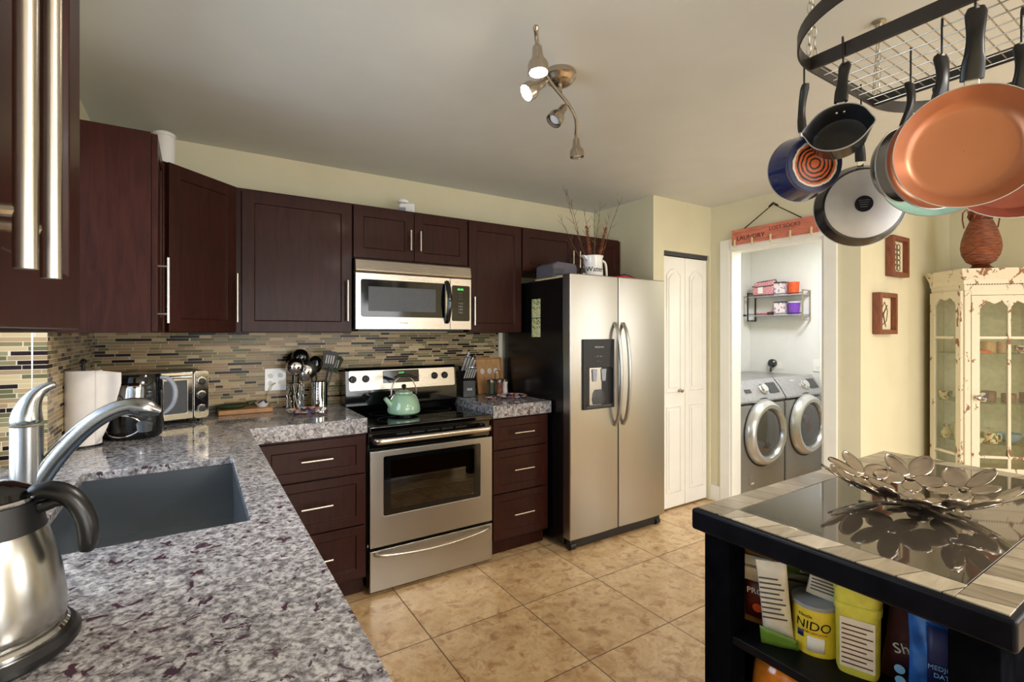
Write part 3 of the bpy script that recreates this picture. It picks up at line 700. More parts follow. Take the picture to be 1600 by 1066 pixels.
for o, x in ((dl, SPL-.040), (dr, SPL+.040)):
    pts = []
    for k in range(17):
        u = k/16; pts.append((x, .002-.062*min(1, math.sin(PI*u)**.5), .78+.69*u))
    m = MB(); m.tube(pts, .0125, 14); m.build('handle', 'steel_v', o)
m = plate_with_window(MB(), .098, .372, .905, 1.362, .112, .358, .925, 1.175, -.010, .003, .02); ds = m.build('dispenser', 'black_rubber', dl, bevel=.002)
m = MB(); m.box(.112, .358, .0005, .0025, .925, 1.175); m.build('recess_back', 'black_rubber', ds)
MB().box(.125, .345, -.012, -.0105, .915, .930).build('drip_tray', 'dark_grey', ds, bevel=.001)
for x in (.20, .28):
    MB().prism([(x-.022, 1.165), (x+.022, 1.165), (x+.015, 1.085), (x-.015, 1.085)], -.007, -.001, 'y').build('paddle', 'grey_plastic', ds, bevel=.002)
MB().lathe([(.0, 0), (.05, 0), (.058, .03), (.050, .075), (.034, .095), (.0, .096)], 28, (.235, .0, .935), sy=.16).build('glass_in_dispenser', 'dark_grey', ds)
lettering('FRIGIDAIRE', .016, 'label_silver', ds, (.235, -.0105, 1.305)); lettering('- . = . o . -', .018, 'label_silver', ds, (.235, -.0105, 1.245)); lettering('- -   . .', .014, 'label_silver', ds, (.235, -.0105, 1.215))

# ---------------------------------------------------------------- things on the worktops
Z = .9552
# paper towels
t = thing('paper_towel_roll', 'white paper towel roll with loose sheet on black stand', 'paper towels', (-.372, 2.565, Z))
MB().lathe([(.0, 0), (.062, 0), (.062, .006), (.0, .006)], 32).build('stand_base', 'black_rubber', t)
MB().cyl((0, 0, .006), (0, 0, .325), .006).build('stand_rod', 'black_rubber', t)
MB().lathe([(0, 0), (.010, .003), (.012, .012), (.006, .02), (0, .021)], 16, (0, 0, .325)).build('finial', 'black_rubber', t)
MB().lathe([(.018, .008), (.058, .008), (.058, .300), (.018, .300)], 48, closed=True).build('roll', 'paper', t)
def sheet(u, v):
    a = R(-50)+u*.2; w = u
    x = .0592*math.cos(R(-45))+w*.085*math.cos(R(22)); y = .0592*math.sin(R(-45))+w*.085*math.sin(R(22))+.012*math.sin(w*5)
    z0 = .008+w**1.6*.235 ; z1 = .300-.012*w
    return (x, y, z0+(z1-z0)*v)
MB().surf(sheet, 14, 10).build('loose_sheet', 'paper', t, solid=.0012)
# black kettle with a grey handle
t = thing('coffee_maker', 'black and chrome drum-shaped coffee maker with grey loop handle', 'coffee maker', (-.215, 2.665, Z))
rz_ = R(-4); t.rotation_euler = (0, 0, rz_)
MB().lathe([(.0, 0), (.086, 0), (.096, .012), (.101, .04), (.101, .20), (.098, .25), (.088, .272), (.0, .280)], 48, sx=1.0, sy=.9).build('body', 'black_gloss', t)
MB().box(-.118, -.080, -.01, .06, 0, .262).build('water_tank', 'black_plastic', t, bevel=.012)
def onb(a, z, off=.0008): return ((.101+off)*math.sin(a), -(.101*.9+off)*math.cos(a), z)
MB().surf(lambda u, v: onb(R(-68+88*u), .135+.105*v, .002), 16, 4).build('chrome_window', 'chrome', t, solid=.001)
MB().surf(lambda u, v: onb(R(-68+88*u), .108+.028*v, .002), 16, 2).build('lower_band', 'grey_plastic', t, solid=.001)
pts = [onb(R(-24+42*math.cos(2*PI*k/32)), .062+.045*math.sin(2*PI*k/32), .003) for k in range(32)]
MB().tube(pts, .0035, 8, closed=True).build('chrome_ring', 'chrome', t)
pts = [onb(R(-24+8*math.cos(2*PI*k/16)), .175+.014*math.sin(2*PI*k/16), .004) for k in range(12)]
MB().tube(pts, .0015, 6).build('logo_swirl', 'black_plastic', t)
for k in range(5):
    m = MB(); cz = .08+k*.034; P = [onb(R(36+9*math.cos(2*PI*j/16)), cz+.014*math.sin(2*PI*j/16), .002) for j in range(16)]
    m.f([m.v(p) for p in P]); m.build('button_dot', 'dark_grey', t, solid=.002)
pts = [(.086, -.03, .255), (.112, -.033, .258), (.136, -.035, .235), (.148, -.036, .195), (.144, -.036, .15), (.126, -.035, .115), (.098, -.032, .095)]
m = MB(); m.tube(pts, [.010, .011, .0115, .0115, .011, .010, .008], 14); m.build('handle', 'grey_plastic', t, sub=1)
# toaster oven
t = thing('toaster_oven', 'chrome toaster oven with three dials angled into the corner', 'toaster oven', (-.262, 2.865, Z), R(17))
W, D_, H_ = .335, .225, .258
MB().prism(rrect(0, W, .018, H_, .018), .008, D_, 'y').build('body', 'black_plastic', t)
fp = plate_with_window(MB(), .0, .265, .022, H_-.004, .028, .240, .052, .212, -.004, .008, .008).build('door', 'chrome', t, bevel=.003)
MB().box(.028, .240, .0, .002, .052, .212).build('door_glass', 'dark_grey', fp)
MB().cyl((.03, -.026, .236), (.25, -.026, .230), .0075).build('handle', 'chrome', fp)
cp = MB().prism(rrect(.268, W, .018, H_, .018), -.006, .0075, 'y').build('dial_panel', 'chrome', t, bevel=.002)
for z in (.066, .136, .206):
    k_ = MB().lathe([(0, 0), (.0215, 0), (.020, -.006), (0, -.007)], 28, (.302, -.0065, z), 'y').build('dial', 'chrome', cp)
    MB().lathe([(0, 0), (.015, 0), (.013, -.014), (0, -.015)], 22, (.302, -.0137, z), 'y').build('dial_knob', 'black_plastic', k_)
for x in (.03, W-.03):
    for y in (.03, D_-.03): MB().cyl((x, y, 0), (x, y, .0185), .012).build('foot', 'black_plastic', t)
# cutting board, green dish, white cup
t = tag(MB().box(0, .27, 0, .145, 0, .026).build('cutting_board', 'wood_light', bevel=.006, seg=3), 'thick wooden cutting board left of the utensil holders', 'cutting board'); t.location = (.105, 3.085, Z)
t = thing('spoon_rest', 'dark green leaf-shaped dish lying on wooden board', 'dish', (.175, 3.155, Z+.0265), R(8))
MB().lathe([(.0, 0), (.045, 0), (.064, .012), (.068, .024), (.064, .024), (.044, .006), (.0, .005)], 36, sx=1.25, sy=.72).build('bowl', 'green_dark', t)
MB().tube([(.078, 0, .020), (.105, .004, .025), (.125, .006, .034)], [.012, .010, .004], 10).build('stem', 'green_dark', t)
t = thing('small_bowl', 'small white bowl of sachets on end of wooden board', 'bowl', (.325, 3.15, Z+.0265))
MB().lathe([(.0, 0), (.024, 0), (.038, .022), (.036, .022), (.022, .004), (0, .004)], 28).build('body', 'enamel_white', t)
MB().tube([(-.02, 0, .014), (0, .006, .03), (.025, 0, .02)], .008, 8).build('sachet', 'navy', t); MB().tube([(-.012, -.012, .014), (.01, -.012, .028)], .009, 8).build('sachet', 'clear_plastic', t)
# outlet with plug
t = thing('wall_outlet', 'white four-gang wall outlet on splashback with plugged cord', 'outlet', (.405, WB-.0085, 1.126))
MB().prism(rrect(-.058, .058, -.066, .066, .006), -.006, 0, 'y').build('face_plate', 'enamel_white', t, bevel=.0015)
for x in (-.026, .026):
    for z in (-.022, .022): MB().lathe([(0, 0), (.014, 0), (.014, -.003), (0, -.003)], 20, (x, -.006, z), 'y').build('socket', 'white_paint', t)
MB().tube([(.0, -.012, -.022), (-.02, -.04, -.03), (-.045, -.03, -.09), (-.05, -.02, -.165)], .003, 8).build('cord', 'peg', t)
# wire whisk basket
def wire_cyl(R_, H__, n, r, tw=.6):
    m = MB()
    for k in range(n):
        for s_ in (1, -1):
            m.tube([(R_*math.cos(2*PI*k/n+s_*tw*u), R_*math.sin(2*PI*k/n+s_*tw*u), H__*u) for u in [i/5 for i in range(6)]], r, 5)
    for z in (0.002, H__): m.tube([(R_*math.cos(2*PI*k/24), R_*math.sin(2*PI*k/24), z) for k in range(24)], r*1.6, 6, closed=True)
    return m
t = thing('wire_utensil_basket', 'round wire basket holding ladles and tongs', 'utensil holder', (.495, 3.12, Z+.002))
wire_cyl(.046, .15, 9, .0024).build('wire_cage', 'chrome', t)
MB().lathe([(0, 0), (.045, 0), (.045, .003), (0, .003)], 28).build('floor_plate', 'chrome', t)
t = thing('utensil_crock', 'perforated stainless steel cylinder holding black kitchen tools', 'utensil holder', (.632, 3.13, Z))
MB().lathe([(0, 0), (.047, 0), (.047, .155), (.044, .155), (.044, .004), (0, .004)], 40).build('cylinder', 'chrome', t)
for i in range(11):
    for j in range(7):
        a = R(-150+i*12); z = .028+j*.0165
        if i in (3, 6): 
            MB().lathe([(0, 0), (.0035, 0), (.0035, .0006), (0, .0006)], 8, (0, 0, 0), 'y').build('perforation', 'black_plastic', t, loc=(.0472*math.cos(a), .0472*math.sin(a), z)).rotation_euler = (0, 0, a-PI/2)
def utensil(kind, name, label, base, tip, mat, r=.004, group=None, rz=0, cat='utensil'):
    b, tp = Vector(base), Vector(tip); d = (tp-b)
    t = thing(name, label, cat, b, group=group); L = d.length; zz = d.normalized(); yy = Vector((b.x, b.y, 0)).normalized(); yy = (yy-zz*yy.dot(zz)).normalized(); xx = yy.cross(zz)
    t.rotation_euler = (Matrix((xx, yy, zz)).transposed() @ Matrix.Rotation(rz, 3, 'Z')).to_euler(); hs = 1.35
    MB().tube([(0, 0, 0), (0, 0, L-.06)], [r*1.15, r*.85], 8).build('handle', mat, t)
    if kind == 'spoon': MB().lathe([(0, -.010), (.024, -.006), (.039, .008), (.040, .013), (.036, .012), (.022, -.001), (0, -.005)], 24, (0, 0, L-.035), 'y', sx=1, sy=1.3).build('head', mat, t)
    elif kind == 'ladle': MB().lathe([(0, -.035), (.026, -.030), (.044, -.014), (.050, .005), (.047, .005), (.041, -.013), (.024, -.027), (0, -.031)], 24, (0, -.01, L-.04), 'y').build('head', mat, t)
    elif kind == 'turner':
        m = MB(); P = [(-.030, L-.075), (.030, L-.075), (.046, L+.015), (.030, L+.030), (-.030, L+.030), (-.046, L+.015)]
        hd = MB().prism(P, -.0015, .0015, 'y').build('head', mat, t, bevel=.0008)
        for k in range(4): MB().box(-.0235+k*.0135, -.0165+k*.0135, -.0021, .0021, L-.045, L+.005).build('slot', 'label_silver', hd, smooth=0)
    elif kind == 'whisk':
        m = MB()
        for k in range(6):
            a = PI*k/6; m.tube([(.028*math.sin(PI*u)**.8*math.cos(a)*(1 if i_ < 99 else 1), .028*math.sin(PI*u)**.8*math.sin(a), L-.06+.10*min(1, u*2) if u < .5 else L+.04-.0) for i_, u in enumerate([j/10 for j in range(6)])], .0012, 5)
            m.tube([(-.028*math.sin(PI*u)**.8*math.cos(a), -.028*math.sin(PI*u)**.8*math.sin(a), L-.06+.10*u*2) for u in [j/10 for j in range(6)]], .0012, 5)
        m.build('wires', mat, t)
    elif kind == 'tongs':
        for s_ in (-1, 1): MB().tube([(0, 0, L-.06), (s_*.012, 0, L-.02), (s_*.016, 0, L+.02), (s_*.004, 0, L+.03)], [.004, .006, .009, .004], 8).build('jaw', mat, t)
    return t
bz = Z+.008
utensil('ladle', 'serving_spoon', 'shiny steel ladle leaning forward in the wire basket', (.488, 3.118, bz), (.487, 3.06, bz+.285), 'chrome')
utensil('spoon', 'serving_spoon', 'small shiny steel spoon right of the ladle in wire basket', (.505, 3.125, bz), (.55, 3.075, bz+.235), 'chrome')
utensil('ladle', 'serving_spoon', 'big black ladle standing tallest in the wire basket', (.500, 3.135, bz), (.532, 3.15, bz+.335), 'black_gloss', .005)
utensil('spoon', 'serving_spoon', 'black spoon leaning left in the wire basket', (.482, 3.135, bz), (.492, 3.165, bz+.31), 'black_gloss', .005)
utensil('turner', 'spatula', 'slotted blue-black spatula standing in steel crock', (.640, 3.115, bz), (.688, 3.09, bz+.300), 'black_rubber', .006, rz=R(8))
utensil('spoon', 'serving_spoon', 'black spoon leaning left in the steel crock', (.620, 3.13, bz), (.568, 3.11, bz+.255), 'black_rubber', .006)
utensil('spoon', 'serving_spoon', 'round black spoon upright between spatula and left spoon', (.628, 3.14, bz), (.612, 3.15, bz+.285), 'black_gloss', .006)
utensil('turner', 'spatula', 'plain olive-black spatula leaning right behind slotted one', (.650, 3.14, bz), (.735, 3.165, bz+.27), 'green_dark', .006, rz=R(-10))
# plates
def plate(label, x, y, r, rz=0):
    t = thing('plate', label, 'plate', (x, y, Z), rz)
    MB().lathe([(0, 0), (r*.55, 0), (r*.6, .003), (r, .016), (r, .019), (r*.58, .006), (0, .005)], 48).build('dish', 'plate_paint', t)
    return t
plate('painted plate in front of the utensil holders', .530, 2.955, .108)
plate('painted plate near front of short worktop beside fridge', 1.85, 2.87, .105)
t = thing('spoon_rest', 'small blue painted spoon rest left of plate by fridge', 'dish', (1.700, 2.90, Z), R(20))
MB().lathe([(0, 0), (.028, 0), (.042, .008), (.040, .010), (.026, .004), (0, .003)], 28, sx=1.2, sy=.8).build('dish', 'plate_paint', t)
# green teapot
t = thing('tea_kettle', 'mint green enamel tea kettle on the cooktop', 'kettle', (1.068, 2.87, .9058), R(0))
MB().lathe([(0, 0), (.055, 0), (.056, .012), (0, .012)], 30).build('burner_stand', 'black_plastic', t)
MB().lathe([(0, .0125), (.090, .0125), (.097, .020), (.098, .035), (.095, .060), (.086, .092), (.070, .118), (.052, .128), (0, .130)], 48).build('body', 'mint', t)
MB().tube([(.0978*math.cos(2*PI*k/48), .0978*math.sin(2*PI*k/48), .036) for k in range(48)], .0018, 6, closed=True).build('belt', 'mint', t)
ld = MB().lathe([(0, .1305), (.052, .1305), (.050, .140), (.030, .147), (0, .149)], 36).build('lid', 'mint', t)
MB().lathe([(0, .149), (.007, .150), (.006, .158), (.014, .168), (.015, .178), (.008, .186), (0, .187)], 20).build('lid_knob', 'black_plastic', ld)
MB().tube([(-.075, -.01, .060), (-.098, -.014, .082), (-.122, -.018, .110)], [.024, .016, .012], 16).build('spout', 'mint', t)
pts = [(.080*math.cos(R(a)), 0, .118+.118*math.sin(R(a))**.8 if math.sin(R(a)) > 0 else .118) for a in range(0, 181, 12)]
hb = MB().tube(pts, .004, 8).build('bail', 'chrome', t)
MB().tube([(-.058, 0, .226), (-.03, 0, .239), (0, 0, .242), (.03, 0, .239), (.062, 0, .226), (.085, 0, .222)], [.008, .010, .010, .010, .009, .007], 12).build('grip', 'black_rubber', hb)
for s_ in (-1, 1): MB().lathe([(0, -.006), (.012, -.006), (.012, .006), (0, .006)], 16, (s_*.080, 0, .112), 'y').build('bail_mount', 'chrome', t)
# knife block with knives
t = thing('knife_block', 'slanted black knife block with silver label beside stove', 'knife block', (1.560, 3.045, Z), R(-10))
MB().prism([(0, 0), (.15, 0), (.15, .17), (.10, .215), (0, .115)], -.0, .092, 'x').build('block', 'black_plastic', t, bevel=.004)
MB().box(.028, .066, -.0022, -.0004, .048, .064).build('label_plate', 'label_silver', t)
def knife_at(x, y, L, wd, label):
    # the slanted face runs from (y 0,z .115) to (y .10,z .215); normal leans forward 45 degrees
    k = thing('knife', label, 'knife', Vector(t.location)+Matrix.Rotation(R(-10), 3, 'Z') @ Vector((x, y-.001, .1175+y)), rot=(R(28), R(9), R(-10)))
    m = MB().box(-wd/2, wd/2, -wd*.9, wd*.9, 0, L); m.build('handle', 'black_rubber', k, bevel=wd*.3)
    MB().box(-wd/2-.0006, wd/2+.0006, -wd*.95, -wd*.5, .001, L-.004).build('steel_edge', 'label_silver', k, bevel=.0006)
    MB().box(-wd/2-.0008, wd/2+.0008, -wd, wd, L-.012, L+.002).build('end_cap', 'chrome', k, bevel=.002)
    return k
big = ['leftmost large steel-edged knife in back row of block', 'second large knife from left in back row of block', 'third large knife in the back row of block', 'rightmost large knife in back row of block']
for k in range(4): knife_at(.012+k*.023, .070, .120-.006*k, .014, big[k])
knife_at(.035, .092, .13, .014, 'black sharpening steel standing highest in the knife block')
sm = ['leftmost small steak knife in front row', 'second small steak knife in front row', 'middle small steak knife in front row', 'fourth small steak knife in front row', 'rightmost small steak knife in front row']
for k in range(5): knife_at(.012+k*.0165, .018, .085, .009, sm[k])
# wooden tray against wall, cruet stand
t = thing('serving_tray', 'upright wooden tray with painted pears leaning on splashback', 'tray', (1.752, 3.165, Z), rot=(R(-11), 0, 0))
MB().box(0, .205, 0, .006, .0, .255).build('board', 'wood_tan', t, smooth=0)
m = MB().box(-.010, 0, -.014, .008, 0, .265).box(.205, .215, -.014, .008, 0, .265).box(0, .205, -.014, .008, .255, .265).box(0, .205, -.014, .008, .0, .010); m.build('rim', 'wood_light', t, bevel=.002)
for x in (.045, .105, .160): MB().lathe([(0, 0), (.010, -.0004), (.017, -.001), (.018, -.0012), (0, -.0014)], 20, (x, -.0004, .165), 'y', sy=1.2).build('painted_pear', 'paper', t)
t = thing('cruet_stand', 'wire stand of small glass spice jars before wooden tray', 'cruet stand', (1.853, 3.07, Z))
m = MB(); m.tube([(.085*math.cos(2*PI*k/32), .036*math.sin(2*PI*k/32), .006) for k in range(32)], .0035, 6, closed=True)
m.tube([(.085*math.cos(2*PI*k/32), .036*math.sin(2*PI*k/32), .105) for k in range(32)], .0035, 6, closed=True)
for s_ in (-1, 1): m.cyl((s_*.085, 0, .006), (s_*.085, 0, .108), .0035, n=8)
m.build('wire_frame', 'rack_iron', t)
MB().tube([(-.02, 0, .006), (-.02, 0, .15)]+arc((0, 0, .155), .02, 180, 0, 8)+[(.02, 0, .15), (.02, 0, .006)], .003, 8).build('carry_loop', 'rack_iron', t)
for x, mt in ((-.054, 'green_dark'), (.0, 'brown_pot'), (.054, 'paper')):
    j = MB().lathe([(0, .007), (.022, .007), (.024, .02), (.020, .06), (.024, .085), (.024, .092), (0, .092)], 24, (x, -.008 if x else -.030, 0), sx=1, sy=1).build('jar', mt, t)
    MB().lathe([(0, .0925), (.025, .0925), (.025, .112), (.018, .118), (0, .119)], 24, (x, -.008 if x else -.030, 0)).build('lid', 'chrome', j)

# ---------------------------------------------------------------- on the fridge and on the cabinets
t = thing('enamel_pitcher', 'white enamel pitcher lettered Water holding dried stems', 'pitcher', (2.352, 2.60, 1.7655), R(0))
MB().lathe([(0, 0), (.070, 0), (.074, .006), (.068, .10), (.066, .15), (.074, .176), (.071, .176), (.062, .15), (.062, .01), (0, .01)], 40).build('body', 'enamel_white', t)
MB().tube([(.064, 0, .150), (.10, 0, .152), (.122, 0, .135), (.128, 0, .09), (.132, 0, .03), (.130, 0, .004)], [.009, .010, .010, .009, .008, .008], 12).build('handle', 'enamel_white', t, sub=1)
MB().prism([(-.105, .176), (-.06, .176), (-.06, .14)], -.018, .018, 'y').build('spout', 'enamel_white', t, bevel=.006)
lettering('Water', .050, 'ink', t, (0, 0, 0), (0, 0, 0), warp=lambda p: (.0715*math.sin(p[0]/.0715+R(-30)), -.0722*math.cos(p[0]/.0715+R(-30))-.0006*(1 if p[2] > 0 else 0), .062+p[1]))
def stem(i, dx, dy, h, mat, leafy, r=.0030):
    lab = ['bare dried twig reaching furthest left from the pitcher', 'curved bare twig left of centre in the pitcher', 'rust-brown leafy dried stem on left of pitcher', 'fine green-grey dried stem in middle of pitcher', 'rust-brown leafy dried stem on right of pitcher', 'bare dried twig reaching furthest right from the pitcher', 'short bare twig low on left of pitcher', 'slender twig right of middle in the pitcher'][i]
    s_ = thing('dried_stem', lab, 'dried stem', (2.352+dx*.06, 2.60+dy*.06, 1.785), group='dried stems in the pitcher')
    random.seed(i+3); P = []
    for k in range(11):
        u = k/10; P.append((dx*h*u**1.15+.006*math.sin(u*9+i), dy*h*u, (h*u)))
    m = MB().tube(P, [r*(1-.75*k/10) for k in range(11)], 6)
    for k in range(3, 10):
        p = Vector(P[k]); a = random.uniform(-1, 1); m.tube([p, p+Vector((a*.05+dx*.04, random.uniform(-.02, .02), .045))], [r*.5, r*.2], 5)
    m.build('stalk', mat if not leafy else 'straw', s_)
    if leafy:
        m = MB()
        for k in range(90):
            u = .10+.66*k/90; p = Vector((dx*h*u**1.15, dy*h*u, h*u)); a = k*2.4; d = Vector((math.cos(a), math.sin(a)*.7, .5)).normalized()
            q = p+d*.020; w_ = d.cross(Vector((0, 0, 1))).normalized()*.008
            m.f([m.v(p), m.v(p+d*.009+w_), m.v(q), m.v(p+d*.009-w_)])
        m.build('dry_leaves', 'straw', s_, solid=.0008, smooth=0)
    return s_
stem(0, -.46, -.05, .60, 'twig', 0); stem(1, -.28, .1, .62, 'twig', 0, .003); stem(2, -.24, -.1, .46, 'straw', 1, .004); stem(3, .04, 0, .50, 'green_stem', 0, .003)
stem(4, .24, -.08, .48, 'straw', 1, .004); stem(5, .42, 0, .62, 'twig', 0, .003); stem(6, -.62, .05, .42, 'twig', 0); stem(7, .22, .12, .58, 'twig', 0)
t = tag(MB().box(0, .20, 0, .30, 0, .012).build('wooden_board', 'pine', bevel=.003), 'thin pale wooden board at left edge of the fridge top', 'board'); t.location = (2.012, 2.52, 1.7655)
t = thing('cooler_bag', 'grey fabric lunch bag lying on top of fridge', 'bag', (2.03, 2.64, 1.778), R(-4))
MB().prism([(0, 0), (.20, 0), (.205, .07), (.19, .105), (.04, .112), (.0, .09)], 0, .22, 'y').build('body', 'grey_cloth', t, bevel=.012, seg=3)
MB().box(.0, .085, -.006, -.001, .025, .060).build('dark_panel', 'dark_grey', t, bevel=.002)
MB().tube([(.02, -.004, .006), (.07, -.012, .016), (.13, -.010, .022), (.19, -.004, .018)], .005, 8).build('piping', 'grey_plastic', t)
t = thing('pouch', 'small black and white pouch between lunch bag and pitcher', 'pouch', (2.253, 2.60, 1.7655))
MB().lathe([(0, 0), (.014, 0), (.020, .02), (.021, .06), (.016, .085), (0, .092)], 20).build('body', 'black_rubber', t); MB().box(-.010, .008, -.0225, -.0195, .02, .05).build('patch', 'paper', t)
t = thing('oven_mitt', 'folded red and navy cloth on right side of fridge top', 'cloth', (2.52, 2.53, 1.7655))
MB().prism([(0, 0), (.245, 0), (.24, .030), (.10, .052), (.0, .042)], 0, .16, 'y').build('red_cloth', 'red', t, bevel=.012, seg=3)
MB().tube([(.075, .05, .056), (.12, .05, .060), (.18, .05, .052), (.25, .05, .034)], [.006, .010, .010, .008], 10).build('navy_trim', 'navy', t)
t = thing('magnet', 'upper green and yellow printed magnet on fridge side', 'magnet', (2.0055, 2.80, 1.51), R(-90))
MB().box(-.050, .050, -.002, 0, 0, .130).build('card', 'magnet_print', t, smooth=0)
t = thing('magnet', 'lower green and yellow printed magnet on fridge side', 'magnet', (2.0055, 2.80, 1.375), R(-90))
MB().box(-.050, .050, -.002, 0, 0, .130).build('card', 'magnet_print', t, smooth=0)
t = thing('canister', 'round white lidded tub on top of corner wall cabinet', 'canister', (-.128, 3.02, 2.1655))
MB().lathe([(0, 0), (.044, 0), (.046, .22), (0, .22)], 32).build('tub', 'enamel_white', t); MB().lathe([(0, .2205), (.049, .2205), (.049, .234), (.04, .242), (0, .244)], 32).build('lid', 'enamel_white', t)
t = thing('sensor_box', 'small white sensor box on top of the microwave cabinet', 'sensor', (1.10, 3.05, 2.1655), R(-30))
MB().box(0, .10, 0, .09, 0, .075).build('body', 'enamel_white', t, bevel=.012, seg=3); MB().lathe([(0, 0), (.035, 0), (.04, .012), (.03, .022), (0, .022)], 24, (.025, .015, .0755)).build('cap', 'enamel_white', t)
MB().box(-.004, .045, -.003, .0, .022, .045).build('sensor_window', 'grey_plastic', t)
# raised blind at the sink window with hanging cords
t = thing('window_blind', 'white blind cords hanging from raised blind at sink window', 'blind', (-.470, 1.59, 2.04))
MB().box(-.02, .02, -.68, .68, .02, .075).build('headrail', 'enamel_white', t, bevel=.003)
for k in range(6): MB().box(-.019, .019, -.675, .675, .001+k*.003, .0028+k*.003).build('slat', 'enamel_white', t, smooth=0)
for dy, zb_ in ((.585, -.93), (.605, -.945), (.625, -.96)):
    MB().tube([(.022, .61, .03), (.024, .61-(.605-dy)*.6, -.45), (.024, .605, zb_)], .0011, 6).build('cord', 'enamel_white', t)

# ---------------------------------------------------------------- ceiling track light
t = thing('track_light', 'brushed nickel ceiling track light with four spots, two lit', 'ceiling light', (1.241, 1.567, CEIL))
MB().lathe([(0, 0), (.062, 0), (.066, -.006), (.066, -.022), (.058, -.028), (.052, -.040), (.040, -.048), (0, -.050)], 36).build('canopy', 'nickel', t)
MB().cyl((0, 0, -.050), (0, 0, -.082), .008).build('stem', 'nickel', t)
dirb = Vector((.64, .56, 0)).normalized(); prp = Vector((-dirb.y, dirb.x, 0))
def barp(u): return dirb*(u*.42)+prp*(.026*math.sin(u*PI))*-1+Vector((0, 0, -.088))
MB().tube([barp(-1.05+2.1*k/28) for k in range(29)], .0075, 10).build('bar', 'nickel', t)
MB().lathe([(0, -.010), (.007, -.008), (.010, 0), (.007, .008), (0, .010)], 14, barp(-1.06)).build('end_knob', 'nickel', t)
heads = [(-.93, (.02, -.06, -1), 1), (-.30, (-.80, .18, -.60), 1), (.20, (-.60, .05, -.80), 0), (.98, (.05, -.02, -1), 0)]
for u, d, lit in heads:
    p = barp(u); d = Vector(d).normalized(); q = d.to_track_quat('Z', 'Y').to_euler()
    h = MB().lathe([(0, .022), (.011, .022), (.0155, .028), (.018, .055), (.021, .066), (.031, .080), (.034, .090), (.034, .114), (.031, .114), (.029, .092), (0, .084)], 28).build('lamp_head', 'nickel', t, loc=p)
    h.rotation_euler = q
    MB().cyl((0, 0, 0), (0, 0, .024), .006, n=10).build('swivel', 'nickel', h)
    MB().lathe([(0, .0845), (.022, .0905), (.026, .100), (.018, .108), (0, .110)], 22).build('bulb', 'bulb_glow' if lit else 'clear_plastic', h)
    if lit:
        w = Vector(t.location)+p+d*.135
        spot('track_spot', w, d, 24, (1, .92, .84), 84, .02)

# ---------------------------------------------------------------- laundry
def machine(x, label, lint, laundry):
    t = thing('washing_machine' if lint else 'clothes_dryer', label, 'washing machine' if lint else 'dryer', (x, 2.43, 0))
    W, H_ = .684, .975
    MB().prism([(.0, .03), (.0, .78), (.055, .80), (.07, .90), (.13, H_), (.78, H_), (.78, .03)], 0, W, 'x').build('cabinet', 'washer_steel', t, bevel=.012, seg=3)
    for a in (.05, W-.05):
        for b in (.06, .72): MB().cyl((a, b, 0), (a, b, .031), .02).build('foot', 'black_plastic', t)
    nv = Vector((0, -.80, .62)).normalized()
    cp = MB().prism([(-.010, .815), (.045, .905), (.108, .985), (.14, .985), (.14, .96), (.05, .86), (.03, .80), (-.004, .80)], -.003, W+.003, 'x').build('control_panel', 'washer_panel', t, bevel=.008, seg=3)
    def on(xx, s_):  # point on the sloping panel
        p0, p1 = Vector((xx, -.012, .818)), Vector((xx, .106, .986)); return p0+(p1-p0)*s_
    rot = (math.atan2(.118, .168)*-1, 0, 0)
    def put(mb, nm, mt, xx, s_, par=cp): o = mb.build(nm, mt, par, bevel=.001); o.location = on(xx, s_); o.rotation_euler = rot; return o
    if lint: put(MB().prism(rrect(-.045, .045, -.018, .018, .008), -.006, .004, 'y'), 'detergent_drawer', 'washer_dark', .17, .46)
    put(MB().prism(rrect(-.075, .075, -.052, .052, .008), -.006, .004, 'y'), 'display', 'washer_dark', .56, .52)
    put(MB().lathe([(0, .004), (.050, .004), (.050, -.010), (.040, -.016), (.038, -.034), (0, -.036)], 32, axis='y'), 'dial', 'chrome', .405, .5)
    lettering('SAMSUNG', .018, 'white_ink', cp, on(.25 if not lint else .10, .75)+Vector((0, -.001, 0)), (R(90)+rot[0], 0, 0))
    cz = .535; cx = W/2
    d_ = MB().lathe([(.200, -.002), (.285, -.002), (.285, -.012), (.272, -.050), (.245, -.072), (.215, -.066), (.200, -.035)], 64, (cx, 0, cz), 'y', closed=True).build('door', 'satin_ring', t)
    MB().lathe([(.287, -.001), (.300, -.001), (.300, -.004), (.287, -.004)], 64, (cx, 0, cz), 'y', closed=True).build('seal', 'black_rubber', t)
    MB().surf(lambda u, v: (cx+.206*math.cos(2*PI*u)*math.sin(v*PI/2), -.034-.028*math.cos(v*PI/2), cz+.206*math.sin(2*PI*u)*math.sin(v*PI/2)), 48, 8, cu=True).build('glass', 'washer_glass', d_)
    MB().lathe([(0, -.003), (.199, -.003), (.199, -.001), (0, -.001)], 48, (cx, 0, cz), 'y').build('drum', 'grey_plastic', t)
    for k, (a, b, c_, r_, mt) in enumerate(laundry): MB().lathe([(0, 0), (r_, -.004), (r_*.8, -.018), (0, -.022)], 18, (cx+a, -.004, cz+b), 'y', sy=c_).build('clothes', mt, t)
    if lint:
        MB().box(.12, .22, -.003, -.0005, .10, .19).build('filter_hatch', 'washer_steel', t, bevel=.001); MB().box(.15, .19, -.0045, -.0032, .105, .12).build('hatch_label', 'paper', t, smooth=0)
machine(3.845, 'grey front-loading washing machine with dispenser drawer, nearest doorway', True, [(-.07, -.10, .5, .07, 'clear_plastic'), (.03, -.12, .5, .06, 'navy')])
machine(4.555, 'grey front-loading dryer with red cloth behind its glass door', False, [(-.02, .05, .9, .055, 'pink_weave'), (.04, -.03, 1.8, .03, 'red'), (-.06, .08, .6, .03, 'paper')])
